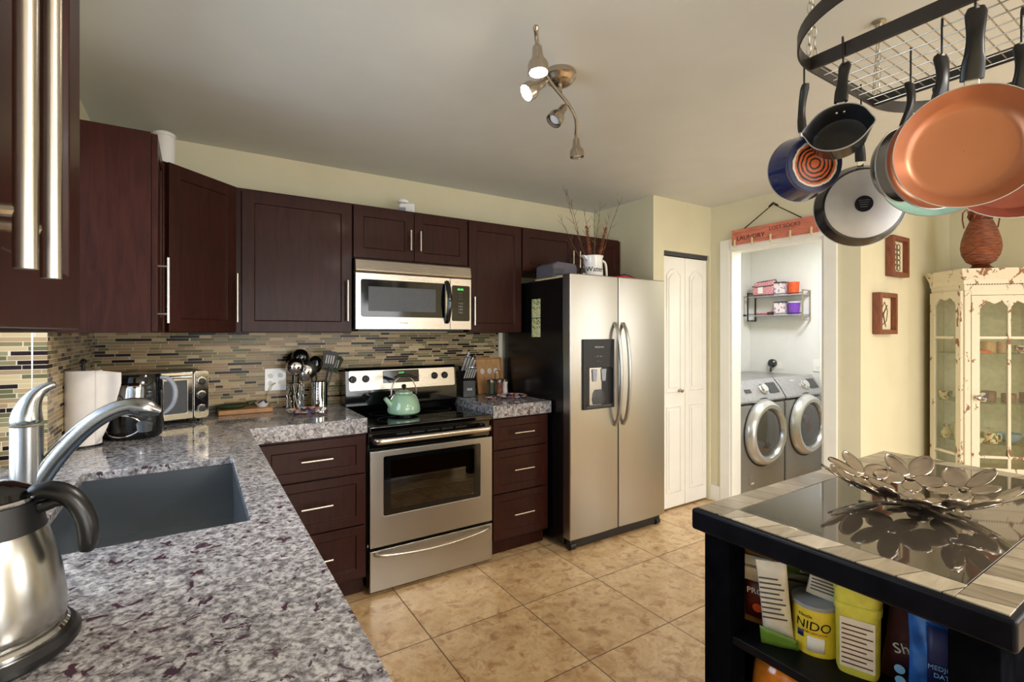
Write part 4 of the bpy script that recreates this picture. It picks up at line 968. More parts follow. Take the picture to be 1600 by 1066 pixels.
t = thing('wall_outlet', 'dark round dryer plug and cord on laundry wall', 'outlet', (5.329, 2.985, 1.07), R(-90))
MB().lathe([(0, 0), (.045, 0), (.045, -.030), (.030, -.045), (0, -.046)], 28, axis='y').build('plug', 'washer_dark', t)
MB().tube([(0, -.03, -.02), (.0, -.045, -.06), (-.005, -.04, -.09)], .012, 10).build('cord', 'dark_grey', t)
MB().prism(rrect(-.06, .10, -.06, .02, .006), -.003, 0, 'y').build('wall_plate', 'enamel_white', t)
t = thing('wall_outlet', 'flat white wall plate right of the dryer plug', 'outlet', (5.329, 2.52, 1.07), R(-90)); MB().prism(rrect(-.05, .05, -.06, .06, .006), -.006, 0, 'y').build('face_plate', 'enamel_white', t, bevel=.002)
MB().box(-.012, .012, -.010, -.006, -.02, .02).build('rocker', 'enamel_white', t)
t = tag(MB().box(-.03, .03, -.004, 0, -.008, .008).build('wall_hook', 'black_plastic'), 'tiny black hook on laundry back wall', 'hook'); t.location = (5.22, 3.246, 1.60)
# wall shelf: local x runs along the wall (towards the camera side), local -y out of the wall
t = thing('wall_shelf', 'two-tier metal and glass wall shelf above the dryer', 'shelf', (5.328, 3.19, 1.53), R(-90))
L_ = .60
for x in (0, L_-.012):
    m = MB()
    for y in (-.16, -.012): m.box(x, x+.012, y, y+.012, 0, .315)
    for z in (0, .303): m.box(x, x+.012, -.148, -.012, z, z+.012)
    m.build('bracket', 'rack_iron' if x == 0 else 'nickel', t, smooth=0)
for z in (.055, .262):
    MB().box(.013, L_-.013, -.155, -.012, z, z+.010).build('tier', 'grey_plastic', t, smooth=0)
    MB().cyl((.012, -.158, z+.022), (L_-.012, -.158, z+.022), .004, n=8).build('rail', 'rack_iron', t)
def onshelf(nm, lab, cat, x, tier, build, group=None):
    o = thing(nm, lab, cat, Vector((5.328, 3.19, 1.53))+Vector((-.085, -x, (.055 if tier == 0 else .262)+.0105)), R(-90), group); build(o); return o
def pink_bag(o):
    MB().prism([(-.11, 0), (.11, 0), (.125, .12), (.115, .165), (.02, .155), (-.09, .150), (-.115, .12)], -.055, .055, 'y').build('body', 'pink_weave', o, bevel=.012, seg=3)
    MB().tube([(-.115, -.058, .11), (-.05, -.062, .10), (.05, -.062, .105), (.122, -.058, .112)], .005, 6).build('trim', 'dark_grey', o)
    MB().tube([(.110, .0, .03), (.132, 0, .10), (.12, 0, .172), (0, 0, .165), (-.09, 0, .158)], .005, 6).build('strap', 'dark_grey', o)
    MB().box(-.045, .01, -.064, -.060, .03, .105).build('tag', 'enamel_white', o)
onshelf('quilted_bag', 'pink quilted bag with grey trim on upper shelf', 'bag', .165, 1, pink_bag)
def tub(mat_, lid, w=.055, h=.13):
    def f(o):
        MB().lathe([(0, 0), (w*.82, 0), (w, h), (0, h)], 28).build('tub', mat_, o)
        if lid: MB().lathe([(0, h+.0005), (w*1.05, h+.0005), (w*1.05, h+.012), (0, h+.014)], 28).build('lid', lid, o)
    return f
def carton(o):
    MB().box(-.055, .055, -.05, .05, 0, .125).build('box', 'box_floral', o, smooth=0); MB().box(-.057, .057, -.052, .052, .1255, .140).build('lid', 'dark_grey', o, bevel=.002)
onshelf('storage_box', 'floral lidded box in middle of upper shelf', 'box', .345, 1, carton); onshelf('tub', 'bright orange plastic tub on upper shelf', 'tub', .470, 1, tub('orange', None))
onshelf('storage_box', 'floral lidded box in middle of lower shelf', 'box', .345, 0, carton); onshelf('tub', 'clear tub of purple powder on lower shelf', 'tub', .475, 0, tub('purple', 'clear_plastic', .058, .12))
def flat(o):
    MB().box(-.09, .03, -.05, .05, 0, .03).build('box', 'pink_weave', o, smooth=0); MB().box(.032, .085, -.05, .05, 0, .032).build('end_box', 'bag_maroon', o, smooth=0)
onshelf('packet', 'flat pink and maroon packet on lower shelf', 'packet', .185, 0, flat)

# laundry sign over the doorway
t = thing('laundry_sign', 'salmon wooden laundry sign with clothespins over the doorway', 'sign', (3.640, 2.367, 2.105), R(-90))
W = .655
MB().box(0, W, -.016, 0, 0, .118).build('board', 'sign_wood', t, bevel=.002)
lettering('LAUNDRY', .050, 'ink_brown', t, (.158, -.0165, .030), depth=.0008); lettering('LOST SOCKS', .040, 'ink_brown', t, (.42, -.0165, .068), depth=.0006)
MB().tube([(.10, -.006, .118), (.332, -.008, .262), (.54, -.006, .118)], .004, 6).build('string', 'ink', t)
MB().tube([(.30, -.008, .25), (.335, -.012, .272), (.37, -.008, .245)], .005, 6).build('string_knot', 'ink', t)
MB().cyl((.335, -.012, .268), (.335, .0, .268), .004, n=8).build('nail', 'chrome', t)
for k in range(5):
    p = MB().box(-.006, .006, -.028, -.017, -.022, .040).build('clothespin', 'peg', t, bevel=.002, loc=(.03+k*.145, 0, 0)); MB().tube([(-.008, -.0225, .012), (.008, -.0225, .012)], .003, 6).build('spring', 'chrome', p)

# two shadow-box frames on the nook wall
def shadow_frame(x, z, label, kind):
    t = thing('picture_frame', label, 'picture frame', (x, 1.468, z)); w, h, d = .275, .28, .048
    m = MB().box(0, .030, -d, 0, 0, h).box(w-.030, w, -d, 0, 0, h).box(.030, w-.030, -d, 0, 0, .030).box(.030, w-.030, -d, 0, h-.030, h); m.build('frame', 'frame_wood', t, bevel=.002, smooth=0)
    MB().box(.031, w-.031, -.016, -.004, .031, h-.031).build('linen_back', 'linen', t, smooth=0)
    m = MB(); cx, cz = w/2, h/2
    if kind == 0:
        for k in range(5):
            for s_ in (-1, 1): m.tube([(cx+s_*.028+.024*math.cos(2*PI*j/20), -.020, .065+k*.036+.022*math.sin(2*PI*j/20)) for j in range(20)], .0022, 5, closed=True)
    else:
        P = [(cx-.04, .06), (cx+.03, .09), (cx+.05, .16), (cx, .22), (cx-.045, .17), (cx+.02, .05), (cx-.02, .14), (cx+.045, .20), (cx-.05, .10)]
        m.tube([(a, -.020, b) for a, b in P], .0022, 5, closed=True)
    m.build('wire_art', 'thread', t)
shadow_frame(3.826, 1.395, 'lower wooden shadow-box frame with angular wire figure', 1)
shadow_frame(4.030, 1.800, 'upper wooden shadow-box frame with looped wire pattern', 0)

# ---------------------------------------------------------------- china cabinet across the corner
t = thing('china_cabinet', 'distressed white corner china cabinet with arched glass panes', 'china cabinet', (4.535, 1.18, 0), R(-45)); curio = t
W, BX, BY, H_ = .70, .05, .27, 1.72
BK = [(W-.10, .415), (.10, .415)]
poly = [(0, 0), (W, 0), (W+BX, BY)]+BK+[(-BX, BY)]
MB().prism(poly, .06, .40).build('base_cabinet', 'distressed_white', t, bevel=.004, smooth=0)
MB().prism([(.02, .02), (W-.02, .02), (W, BY)]+[(W-.12, .40), (.12, .40)]+[(0, BY)], 0, .06).build('plinth', 'distressed_white', t, smooth=0)
def grow(P, d):
    cx, cy_ = W/2, .2; return [(cx+(x-cx)*(1+d/.40), cy_+(y-cy_)*(1+d/.22) if y < .1 else y) for x, y in P]
o = MB(); 
levels = [(1.70, .004), (1.735, .010), (1.745, .016), (1.775, .020), (1.815, .038), (1.835, .046), (1.85, .046)]
rg = [[o.v((*p, z)) for p in grow(poly, d)] for z, d in levels]
for a, b in zip(rg, rg[1:]):
    for k in range(len(poly)): o.f([a[k], a[(k+1) % len(poly)], b[(k+1) % len(poly)], b[k]])
o.f(rg[0][::-1]); o.f(rg[-1]); cor = o.build('cornice', 'distressed_white', t, smooth=0)
m = MB()
for k in range(44): m.box(.005+k*.016, .013+k*.016, -.0155, -.010, 1.738, 1.744)
m.build('dentil_row', 'thread', cor, smooth=0)
MB().prism([BK[0], BK[1], (.10, .405), (W-.10, .405)], .40, 1.70).build('back_panel', 'curio_back', t, smooth=0)
m = MB()
for s_ in (0, 1):
    a, b = ((-BX, BY), (.10, .415)) if s_ == 0 else ((W+BX, BY), (W-.10, .415))
    d = Vector((a[0]-b[0], a[1]-b[1], 0)).normalized(); n_ = Vector((-d.y, d.x, 0))*.005
    m.prism([(a[0]-n_.x, a[1]-n_.y), (b[0]-n_.x, b[1]-n_.y), (b[0]+n_.x, b[1]+n_.y), (a[0]+n_.x, a[1]+n_.y)], .40, 1.70)
m.build('back_side_panel', 'curio_back', t, smooth=0)
def arch_frame(w, z0, z1, st, cols, rows, mat='distressed_white', t_=.02, wav=.045, par=None, nm='door', bot=.06, top=.05):
    """glazed frame in local x 0..w, z z0..z1 with scalloped top panes"""
    m = MB(); m.box(0, st, -t_, 0, z0, z1).box(w-st, w, -t_, 0, z0, z1).box(st, w-st, -t_, 0, z0, z0+bot)
    iw = (w-2*st); cw = iw/cols; zt = z1-top
    P = [(st, z1), (w-st, z1)]
    low = []
    for c in range(cols):
        for k in range(13):
            u = k/12; s_ = wav*(1-min(1, max(0, (math.sin(PI*u)*1.25)))**.7) + (.010*math.cos(u*4*PI) if .15 < u < .85 else 0)
            low.append((st+cw*(c+u), zt-s_))
    for c in range(len(low)-1):
        a, b = low[c], low[c+1]
        if b[0]-a[0] < 1e-6: continue
        for y0, y1 in ((-t_, 0),):
            v = [m.v((a[0], y0, a[1])), m.v((b[0], y0, b[1])), m.v((b[0], y0, z1)), m.v((a[0], y0, z1))]
            w_ = [m.v((a[0], y1, a[1])), m.v((b[0], y1, b[1])), m.v((b[0], y1, z1)), m.v((a[0], y1, z1))]
            m.f(v); m.f(w_[::-1]); m.f([v[0], w_[0], w_[1], v[1]]); m.f([v[3], v[2], w_[2], w_[3]])
    for c in range(1, cols): m.box(st+cw*c-.009, st+cw*c+.009, -t_, 0, z0+bot, zt-.005)
    for z in rows: m.box(st, w-st, -t_+.001, -.001, z-.009, z+.009)
    o = m.build(nm, mat, par, bevel=.0015, smooth=0)
    MB().box(st, w-st, -t_/2-.0015, -t_/2+.0015, z0+bot, zt+.004).build('glass', 'curio_glass', o, smooth=0)
    return o
# corner posts, front door, canted side lights
for x in (0, W-.038):
    MB().box(x, x+.038, .0, .034, .40, 1.70).build('corner_post', 'distressed_white', t, bevel=.004, smooth=0)
    m = MB()
    for k in range(2): m.box(x+.010+k*.012, x+.014+k*.012, -.0015, .0005, .44, 1.66)
MB().box(.038, W-.038, .0, .02, 1.668, 1.70).build('top_rail', 'distressed_white', t, smooth=0)
d_ = arch_frame(W-.080, .404, 1.665, .048, 3, (1.37, .54), par=t); d_.location = (.040, .018, 0)
MB().lathe([(0, 0), (.010, 0), (.008, -.016), (.018, -.026), (.019, -.036), (.010, -.044), (0, -.045)], 18, (.024, -.0205, .955), 'y').build('door_knob', 'nickel', d_)
Ls = math.hypot(BX, BY)
for s_ in (0, 1):
    sd = arch_frame(Ls-.012, .404, 1.70, .040, 1, (1.37, .54), par=t, nm='side_light')
    if s_ == 0: sd.location = (-BX, BY, 0); sd.rotation_euler = (0, 0, math.atan2(-BY, BX))
    else: sd.location = (W+.001, .008, 0); sd.rotation_euler = (0, 0, math.atan2(BY, BX))
    if s_ == 0: sd.location = (-BX+.001, BY, 0)
inner = [(.042, .030), (W-.042, .030), (W+BX-.035, BY-.01), (W-.11, .398), (.11, .398), (-BX+.035, BY-.01)]
for z in (.62, .905, 1.255): MB().prism(inner, z, z+.006).build('glass_shelf', 'shelf_glass', t, smooth=0)
MB().prism(inner, .4005, .408).build('cabinet_floor', 'curio_back', t, smooth=0)
MW = Matrix.Translation((4.535, 1.18, 0)) @ Matrix.Rotation(R(-45), 4, 'Z')
def inc(nm, lab, cat, x, y, z, prof, mat_, group=None, extra=None, n=24, sx=1, sy=1):
    o = thing(nm, lab, cat, MW @ Vector((x, y, z)), R(-45), group); MB().lathe(prof, n, sx=sx, sy=sy).build('body', mat_, o)
    if extra: extra(o)
    return o
def mugh(r, z, mt):
    return lambda o: MB().tube([(r, 0, z+.028), (r+.024, 0, z+.022), (r+.026, 0, z), (r+.020, 0, z-.02), (r, 0, z-.024)], .005, 8).build('handle', mt, o)
def cylp(r, h): return [(0, 0), (r, 0), (r, h), (r-.004, h), (r-.004, .005), (0, .005)]
def bowlp(r, h): return [(0, 0), (r*.45, 0), (r*.8, h*.35), (r, h), (r-.004, h), (r*.76, h*.4), (r*.4, .006), (0, .006)]
S1, S2, S3 = .6265, .9115, 1.2615
inc('mug', 'tall cream floral mug on bottom shelf behind the side pane', 'mug', .065, .14, S1, cylp(.045, .125), 'mug_floral')
inc('vase', 'small floral vase left of tall floral mug, china cabinet', 'vase', .005, .205, S1, [(0, 0), (.022, 0), (.034, .04), (.016, .08), (.022, .10), (0, .10)], 'mug_floral')
inc('mug', 'cream floral mug in front on the bottom glass shelf', 'mug', .205, .085, S1, cylp(.040, .072), 'mug_floral', extra=mugh(.04, .036, 'mug_floral'))
inc('bowl', 'cream bowl behind the floral mug on bottom shelf', 'bowl', .205, .215, S1, bowlp(.070, .085), 'plate_cream')
inc('bowl', 'pale blue bowl on the bottom glass shelf', 'bowl', .350, .14, S1, bowlp(.072, .062), 'blue_bowl')
inc('plate', 'cream stacked saucers on bottom shelf behind door stile', 'plate', .105, .08, S1, [(0, 0), (.04, 0), (.055, .03), (.05, .034), (0, .012)], 'plate_cream')
o = thing('purple_box', 'bright purple box on middle shelf behind the side pane', 'box', MW @ Vector((.055, .135, S2)), R(-25)); MB().box(-.03, .03, -.012, .012, 0, .135).build('box', 'purple', o, bevel=.002); MB().box(.010, .016, -.0135, -.0122, .04, .07).build('mark', 'white_ink', o)
inc('pot', 'beaded brown pot on middle shelf behind side pane', 'pot', -.005, .20, S2, bowlp(.042, .065), 'mug_floral')
inc('figurine', 'knobbly red and cream figurine left on middle shelf', 'figurine', .085, .075, S2, [(0, 0), (.03, 0), (.036, .03), (.026, .06), (.012, .07), (0, .072)], 'plate_paint', sx=1.1)
inc('figurine', 'round red beaded ornament on middle shelf', 'figurine', .155, .10, S2, [(0, 0), (.03, .004), (.038, .035), (.028, .065), (0, .075)], 'plate_paint')
inc('pot', 'brown carved pot right of beaded ornament, middle shelf', 'pot', .222, .13, S2, cylp(.040, .075), 'brown_pot')
inc('pot', 'squat brown carved cup at right of middle shelf', 'pot', .330, .11, S2, cylp(.040, .062), 'brown_pot')
inc('pot', 'small brown cup at far right of middle shelf', 'pot', .440, .12, S2, cylp(.036, .070), 'brown_pot')
inc('figurine', 'orange flat figurine at left of top shelf', 'figurine', .150, .08, S3, [(0, 0), (.05, 0), (.045, .014), (.012, .026), (0, .028)], 'orange', sx=1.3, sy=.6)
inc('pot', 'tan woven pot on the top glass shelf', 'pot', .222, .14, S3, cylp(.045, .082), 'wood_tan'); inc('pot', 'smaller tan pot right of mullion on top shelf', 'pot', .312, .15, S3, cylp(.038, .080), 'wood_light')
inc('bowl', 'black and white patterned bowl on top glass shelf', 'bowl', .395, .10, S3, bowlp(.05, .055), 'plate_paint')
# wicker vase on top
t = thing('wicker_vase', 'brown wicker urn with metal collar on china cabinet', 'vase', (4.700, 1.136, 1.8505), R(-45))
MB().lathe([(0, 0), (.072, 0), (.074, .010), (.050, .028), (.046, .040), (0, .040)], 40).build('foot', 'vase_metal', t)
MB().lathe([(0, .0405), (.050, .0405), (.080, .06), (.104, .11), (.112, .16), (.106, .215), (.090, .275), (.072, .325), (.060, .355), (0, .355)], 48).build('body', 'wicker', t)
MB().lathe([(.055, .3555), (.062, .3555), (.058, .38), (.064, .405), (.074, .42), (.062, .424), (.050, .40)], 36, closed=True).build('collar', 'vase_metal', t)
m = MB()
for k in range(9): a = 2*PI*k/9; m.tube([(.060*math.cos(a), .060*math.sin(a), .362), (.070*math.cos(a+.3), .070*math.sin(a+.3), .39), (.060*math.cos(a+.6), .060*math.sin(a+.6), .415)], .006, 6)
m.build('collar_leaves', 'copper_rust', t)
for s_ in (-1, 1): MB().tube([(s_*.066, 0, .41), (s_*.088, 0, .435), (s_*.110, 0, .41), (s_*.112, 0, .36), (s_*.102, 0, .30)], .0045, 8).build('handle', 'vase_metal', t)

# ---------------------------------------------------------------- island
IX0, IX1, IY0, IY1, IZ = 1.165, 2.390, .235, .885, .920
t = thing('kitchen_island', 'black kitchen island with tiled border, mirror-dark glass top', 'kitchen island', (0, 0, 0))
bw = .085
top = MB().box(IX0, IX1, IY0, IY1, IZ-.062, IZ-.004).build('top_frame', 'island_black', t, bevel=.008, seg=3)
e = .012
MB().box(IX0+e, IX1-e, IY0+e, IY0+bw, IZ-.0038, IZ).build('tile_border', 'plank_x', t, bevel=.001, smooth=0)
MB().box(IX0+e, IX1-e, IY1-bw, IY1-e, IZ-.0038, IZ).build('tile_border', 'plank_x', t, bevel=.001, smooth=0)
MB().box(IX0+e, IX0+bw, IY0+bw+.001, IY1-bw-.001, IZ-.0038, IZ).build('tile_border', 'plank_y', t, bevel=.001, smooth=0)
MB().box(IX1-bw, IX1-e, IY0+bw+.001, IY1-bw-.001, IZ-.0038, IZ).build('tile_border', 'plank_y', t, bevel=.001, smooth=0)
MB().box(IX0+bw+.002, IX1-bw-.002, IY0+bw+.002, IY1-bw-.002, IZ-.0038, IZ-.0002).build('glass_inset', 'mirror_glass', t, bevel=.001, smooth=0)
lg = .075
for x in (IX0+.025, IX1-.025-lg):
    for y in (IY0+.025, IY1-.025-lg): MB().box(x, x+lg, y, y+lg, 0, IZ-.0625).build('leg', 'island_matte', t, bevel=.004)
sx0, sx1 = IX0+.035, 1.60
MB().box(sx1, sx1+.018, IY0+.102, IY1-.102, .08, IZ-.063).build('divider', 'island_black', t, smooth=0)
for y0 in (IY0+.035, IY1-.055): MB().box(IX0+.102, IX1-.102, y0, y0+.018, .08, IZ-.063).build('side_panel', 'island_matte', t, smooth=0)
SH = .600
for z in (SH, .345, .10): MB().prism([(sx0, IY0+.102), (IX0+.104, IY0+.102), (IX0+.104, IY0+.056), (sx1-.002, IY0+.056), (sx1-.002, IY1-.058), (IX0+.104, IY1-.058), (IX0+.104, IY1-.102), (sx0, IY1-.102)], z-.022, z).build('shelf', 'island_black', t, bevel=.002, smooth=0)
for y0 in (IY0+.026+lg, ): pass
# packets on the upper island shelf; front faces towards -x
def pouch_mesh(w, h, d, top=.02, wr=.004, seed=1):
    random.seed(seed); ph = [random.uniform(0, 6) for _ in range(4)]
    def fn(u, v):
        a = 2*PI*u; k = math.sin(PI*min(1, v*.92+.06))**.45*(1-.35*v)
        ww = w/2*(1-.06*math.sin(PI*v)); x = ww*math.copysign(abs(math.cos(a))**.55, math.cos(a)); y = d/2*k*math.sin(a)+wr*math.sin(9*v+ph[0]+x*30)*(1 if math.sin(a) < 0 else -1)*.6
        if v > .90: y *= (1-v)/.10*.9+.10
        return (x, y, h*v)
    return fn
def pouch(nm, lab, x, y, z, w, h, d, mat_, rz, tilt=0, seed=1, cat='bag', roll=0):
    o = thing(nm, lab, cat, (x, y, z), rot=(R(tilt), R(roll), R(rz))); m = MB().surf(pouch_mesh(w, h, d, seed=seed), 32, 16, cu=True)
    b = m.build('pouch', mat_, o); return o
def patch(o, x0, x1, z0, z1, y, mat_, nm='label_panel'):
    return MB().surf(lambda u, v: (x0+(x1-x0)*u, y+.012*((u-.5)**2), z0+(z1-z0)*v), 6, 2).build(nm, mat_, o, solid=.0015)
z = SH+.0005
o = pouch('protein_bag', 'tan and white bag lettered PRO at far end of shelf', 1.318, .778, z, .095, .212, .040, 'bag_tan', -72, 4, 1)
patch(o, -.040, .042, .13, .20, -.029, 'bag_white'); p_ = patch(o, -.026, .044, .03, .13, -.031, 'bag_maroon'); lettering('CHOCOLATE', .010, 'ink', o, (.004, -.0315, .168)); lettering('PRO-S', .022, 'white_ink', o, (.008, -.0345, .098))
MB().lathe([(0, 0), (.012, -.001), (0, -.002)], 16, (.004, -.0335, .06), 'y').build('red_spot', 'orange', o)
o = pouch('snack_bag', 'white crinkled bag with small print beside PRO bag', 1.283, .703, z, .072, .212, .035, 'bag_white', -62, 5, 4, roll=-5)
for k in range(9): MB().box(-.03, .026-.006*(k % 3), -.0310, -.0300, .075+k*.013, .079+k*.013).build('text_line', 'dark_grey', o, smooth=0)
MB().surf(lambda u, v: (-.04+.085*u, -.029, .002+.05*v*(1-.5*u)), 6, 3).build('green_corner', 'bag_green', o, solid=.001)
o = pouch('protein_bag', 'olive green and grey bag behind the yellow milk can', 1.435, .712, z, .125, .225, .05, 'bag_grey', -62, 0, 6)
patch(o, -.065, .07, .14, .215, -.036, 'bag_green'); lettering('EAN', .028, 'label_silver', o, (.0, -.039, .178)); lettering('EIN', .028, 'white_ink', o, (.005, -.039, .148)); MB().box(-.05, .05, -.0375, -.0365, .118, .122).build('rule', 'ink', o, smooth=0)
# milk powder can
o = thing('milk_powder_can', 'round yellow can of milk powder with grey lid, lettered NIDO', 'can', (1.342, .640, z), R(-66)); r = .054; h = .113
MB().lathe([(0, 0), (r, 0), (r*1.01, .003), (r, .006), (r, h-.004), (r*1.01, h), (0, h)], 48).build('can', 'can_yellow', o)
MB().lathe([(0, h+.0005), (r*1.03, h+.0005), (r*1.03, h+.010), (r*.9, h+.012), (0, h+.012)], 48).build('lid', 'grey_plastic', o)
def onc(p, off=.0012): a = p[0]/r; return ((r+off)*math.sin(a), -(r+off)*math.cos(a), p[1]+(0 if p[2] <= 0 else 0))
def cyl_patch(x0, x1, z0, z1, mat_, nm='label_panel', off=.0006): return MB().surf(lambda u, v: onc((x0+(x1-x0)*u, z0+(z1-z0)*v, 0), off), 12, 2).build(nm, mat_, o, solid=.0006)
lettering('NIDO', .031, 'ink', o, (0, 0, 0), (0, 0, 0), warp=lambda p: onc((p[0]-.006, .064+p[1], 0), .0015), shear=.1)
lettering('Nestle', .012, 'ink', o, (0, 0, 0), (0, 0, 0), warp=lambda p: onc((p[0]-.022, .092+p[1], 0), .0015))
lettering('FORTIFICADA', .009, 'red', o, (0, 0, 0), (0, 0, 0), warp=lambda p: onc((p[0]-.002, .054+p[1], 0), .0015))
cyl_patch(-.018, .020, .012, .048, 'paper', 'milk_glass_print', .0012); cyl_patch(-.042, -.026, .040, .056, 'navy', 'round_badge', .0012)
o = pouch('snack_bag', 'white printed packet lying propped on yellow can lid', 1.350, .628, z+.1275, .075, .110, .025, 'bag_white', -66, 6, 9, roll=8)
for k in range(6): MB().box(-.03, .03-.005*(k % 3), -.0225, -.0215, .025+k*.009, .028+k*.009).build('text_line', 'dark_grey', o, smooth=0)
MB().surf(lambda u, v: (-.036+.07*u, -.0185, .075+.012*v), 4, 1).build('green_band', 'bag_green', o, solid=.001)
# yellow tub
o = thing('plastic_tub', 'open yellow plastic tub with printed label panel', 'tub', (1.338, .543, z), R(-70))
def sq(r_, z_, n=40, e=.45): return [(r_*math.copysign(abs(math.cos(2*PI*k/n))**e, math.cos(2*PI*k/n)), r_*math.copysign(abs(math.sin(2*PI*k/n))**e, math.sin(2*PI*k/n)), z_) for k in range(n)]
m = MB(); rings = [[m.v(p) for p in sq(a, b)] for a, b in ((.001, .001), (.040, 0), (.043, .01), (.045, .145), (.048, .15), (.048, .165), (.045, .168), (.050, .20), (.048, .205), (.044, .20), (.042, .165))]
for a, b in zip(rings, rings[1:]):
    for k in range(40): m.f([a[k], a[(k+1) % 40], b[(k+1) % 40], b[k]])
m.build('tub', 'tub_yellow', o)
lp = MB().box(-.034, .034, -.0462, -.0452, .02, .135).build('label_panel', 'bag_white', o, smooth=0)
for k in range(9): MB().box(-.030, .030-.012*(k % 2), -.0468, -.0463, .028+k*.0112, .031+k*.0112).build('text_line', 'bag_maroon', lp, smooth=0)
o = pouch('snack_bag', 'dark plum glossy bag between yellow tub and blue bag', 1.375, .463, z, .095, .215, .045, 'bag_plum', -74, 2, 12, roll=6)
lettering('Sha', .032, 'label_silver', o, (-.004, -.034, .085), (R(90), R(-20), 0)); 
for a, b in ((-.012, .045), (.014, .05), (-.008, .02), (.018, .022)): MB().lathe([(0, 0), (.010, 0), (.010, -.0015), (0, -.002)], 16, (a, -.035, b), 'y').build('blue_dot', 'bag_sky', o)
o = pouch('date_bag', 'shiny blue and black bag of dates at near end', 1.335, .392, z, .100, .205, .035, 'bag_blue', -70, 0, 15)
patch(o, -.018, .040, .055, .185, -.028, 'navy'); lettering('MEDJOOL', .013, 'bag_sky', o, (.011, -.0315, .098)); lettering('DATES', .013, 'bag_sky', o, (.011, -.0315, .082)); patch(o, -.002, .036, .003, .048, -.028, 'bag_sky', 'pale_panel')
# things on the lower island shelf
z = .3455
o = thing('ceramic_jar', 'round orange glazed jar with dark mouth on lower shelf', 'jar', (1.325, .715, z))
MB().lathe([(0, 0), (.045, 0), (.070, .05), (.076, .11), (.068, .165), (.046, .192), (.040, .198), (.036, .19), (.030, .05), (0, .04)], 44).build('body', 'orange_glaze', o)
MB().lathe([(.0365, .176), (.0435, .1945), (.0445, .200), (.0405, .2015), (.035, .19)], 40, closed=True).build('mouth_ring', 'black_gloss', o)
o = thing('metal_pan', 'dark metal pan tilted on lower shelf beside orange jar', 'pan', (1.330, .575, z), rot=(R(0), 0, 0))
MB().lathe([(0, 0), (.055, 0), (.062, .10), (.066, .17), (.062, .17), (.052, .01), (0, .01)], 36).build('body', 'dark_grey', o); MB().lathe([(.060, .1705), (.068, .1705), (.068, .177), (.060, .177)], 36, closed=True).build('rim', 'chrome', o)

# flower bowl: seven five-petalled steel flowers round a centre one, on a shallow dish surface
t = thing('flower_bowl', 'shallow metal bowl of cut-out steel flowers on glass top', 'bowl', (1.705, .548, IZ+.0028), R(12))
BR, BH = .240, .092
def dish(x, y): r = math.hypot(x, y)/BR; return (x, y, .002+BH*r**2.0)
def flower(cx, cy_, rad, npet, ph, nm, k0=0):
    m = MB(); 
    for k in range(npet):
        a = ph+2*PI*k/npet; ca, sa = math.cos(a), math.sin(a); L = rad*(1+.10*math.sin(k*2.1+k0)); wd = L*.30
        def fn(u, v, ca=ca, sa=sa, L=L, wd=wd):
            l = L*(.10+.90*u); w = wd*(math.sin(PI*min(1, .08+.90*u**1.15))**.65)*(v*2-1); w = w if u < .999 else 0
            x = cx+ca*l-sa*w; y = cy_+sa*l+ca*w; p = dish(x, y); return (p[0], p[1], p[2]+.006*(v*2-1)**2*u)
        m.surf(fn, 12, 6)
    m.lathe([(0, -.001), (rad*.16, -.001), (rad*.16, .001), (0, .001)], 14, dish(cx, cy_))
    return m.build(nm, 'petal_steel', t, solid=.0016, smooth=50)
flower(0, 0, .085, 6, .2, 'centre_flower')
for k in range(7):
    a = 2*PI*k/7+.2; rr_ = .150
    flower(rr_*math.cos(a), rr_*math.sin(a), .088, 5, a+PI*.2+.3*k, 'flower', k)

# ---------------------------------------------------------------- pot rack
RZ = 2.175; RX0, RX1, RC, RR = 1.52, 1.945, .475, .268
t = thing('pot_rack', 'oval black iron pot rack with wire grid hung on chains', 'pot rack', (0, 0, 0)); BH_ = .038
def band(pts, closed=False, th=.005):
    m = MB(); n = len(pts); nn = []
    for i in range(n):
        a = Vector(pts[(i-1) % n] if closed or i else pts[i]); b = Vector(pts[(i+1) % n] if closed or i < n-1 else pts[i]); d = (b-a).normalized(); nn.append(Vector((-d.y, d.x)))
    R_ = []
    for p, q in zip(pts, nn): R_.append([m.v((p[0]+q.x*s_*th/2, p[1]+q.y*s_*th/2, z)) for s_, z in ((-1, RZ), (1, RZ), (1, RZ+BH_), (-1, RZ+BH_))])
    for i in range(n if closed else n-1):
        a, b = R_[i], R_[(i+1) % n]
        for k in range(4): m.f([a[k], a[(k+1) % 4], b[(k+1) % 4], b[k]])
    if not closed: m.f(R_[0]); m.f(R_[-1][::-1])
    return m
ring = [(RX0+RR*math.cos(R(a)), RC+RR*math.sin(R(a))) for a in range(90, 271, 6)]+[(RX1+RR*math.cos(R(a)), RC+RR*math.sin(R(a))) for a in range(-90, 91, 6)]
band(ring, True).build('oval_band', 'rack_iron', t, smooth=30)
for x in (RX0, RX1): band([(x, RC-RR+.004), (x, RC+RR-.004)]).build('cross_band', 'rack_iron', t, smooth=0)
m = MB(); gy0, gy1 = RC-RR+.02, RC+RR-.02
for k in range(8): x = RX0+.012+(RX1-RX0-.024)*k/7; m.cyl((x, gy0-.012, RZ+.004), (x, gy1+.012, RZ+.004), .0018, n=6)
for k in range(17): y = gy0+(gy1-gy0)*k/16; m.cyl((RX0+.003, y, RZ+.0076), (RX1-.003, y, RZ+.0076), .0018, n=6)
m.build('wire_grid', 'wire_zinc', t)
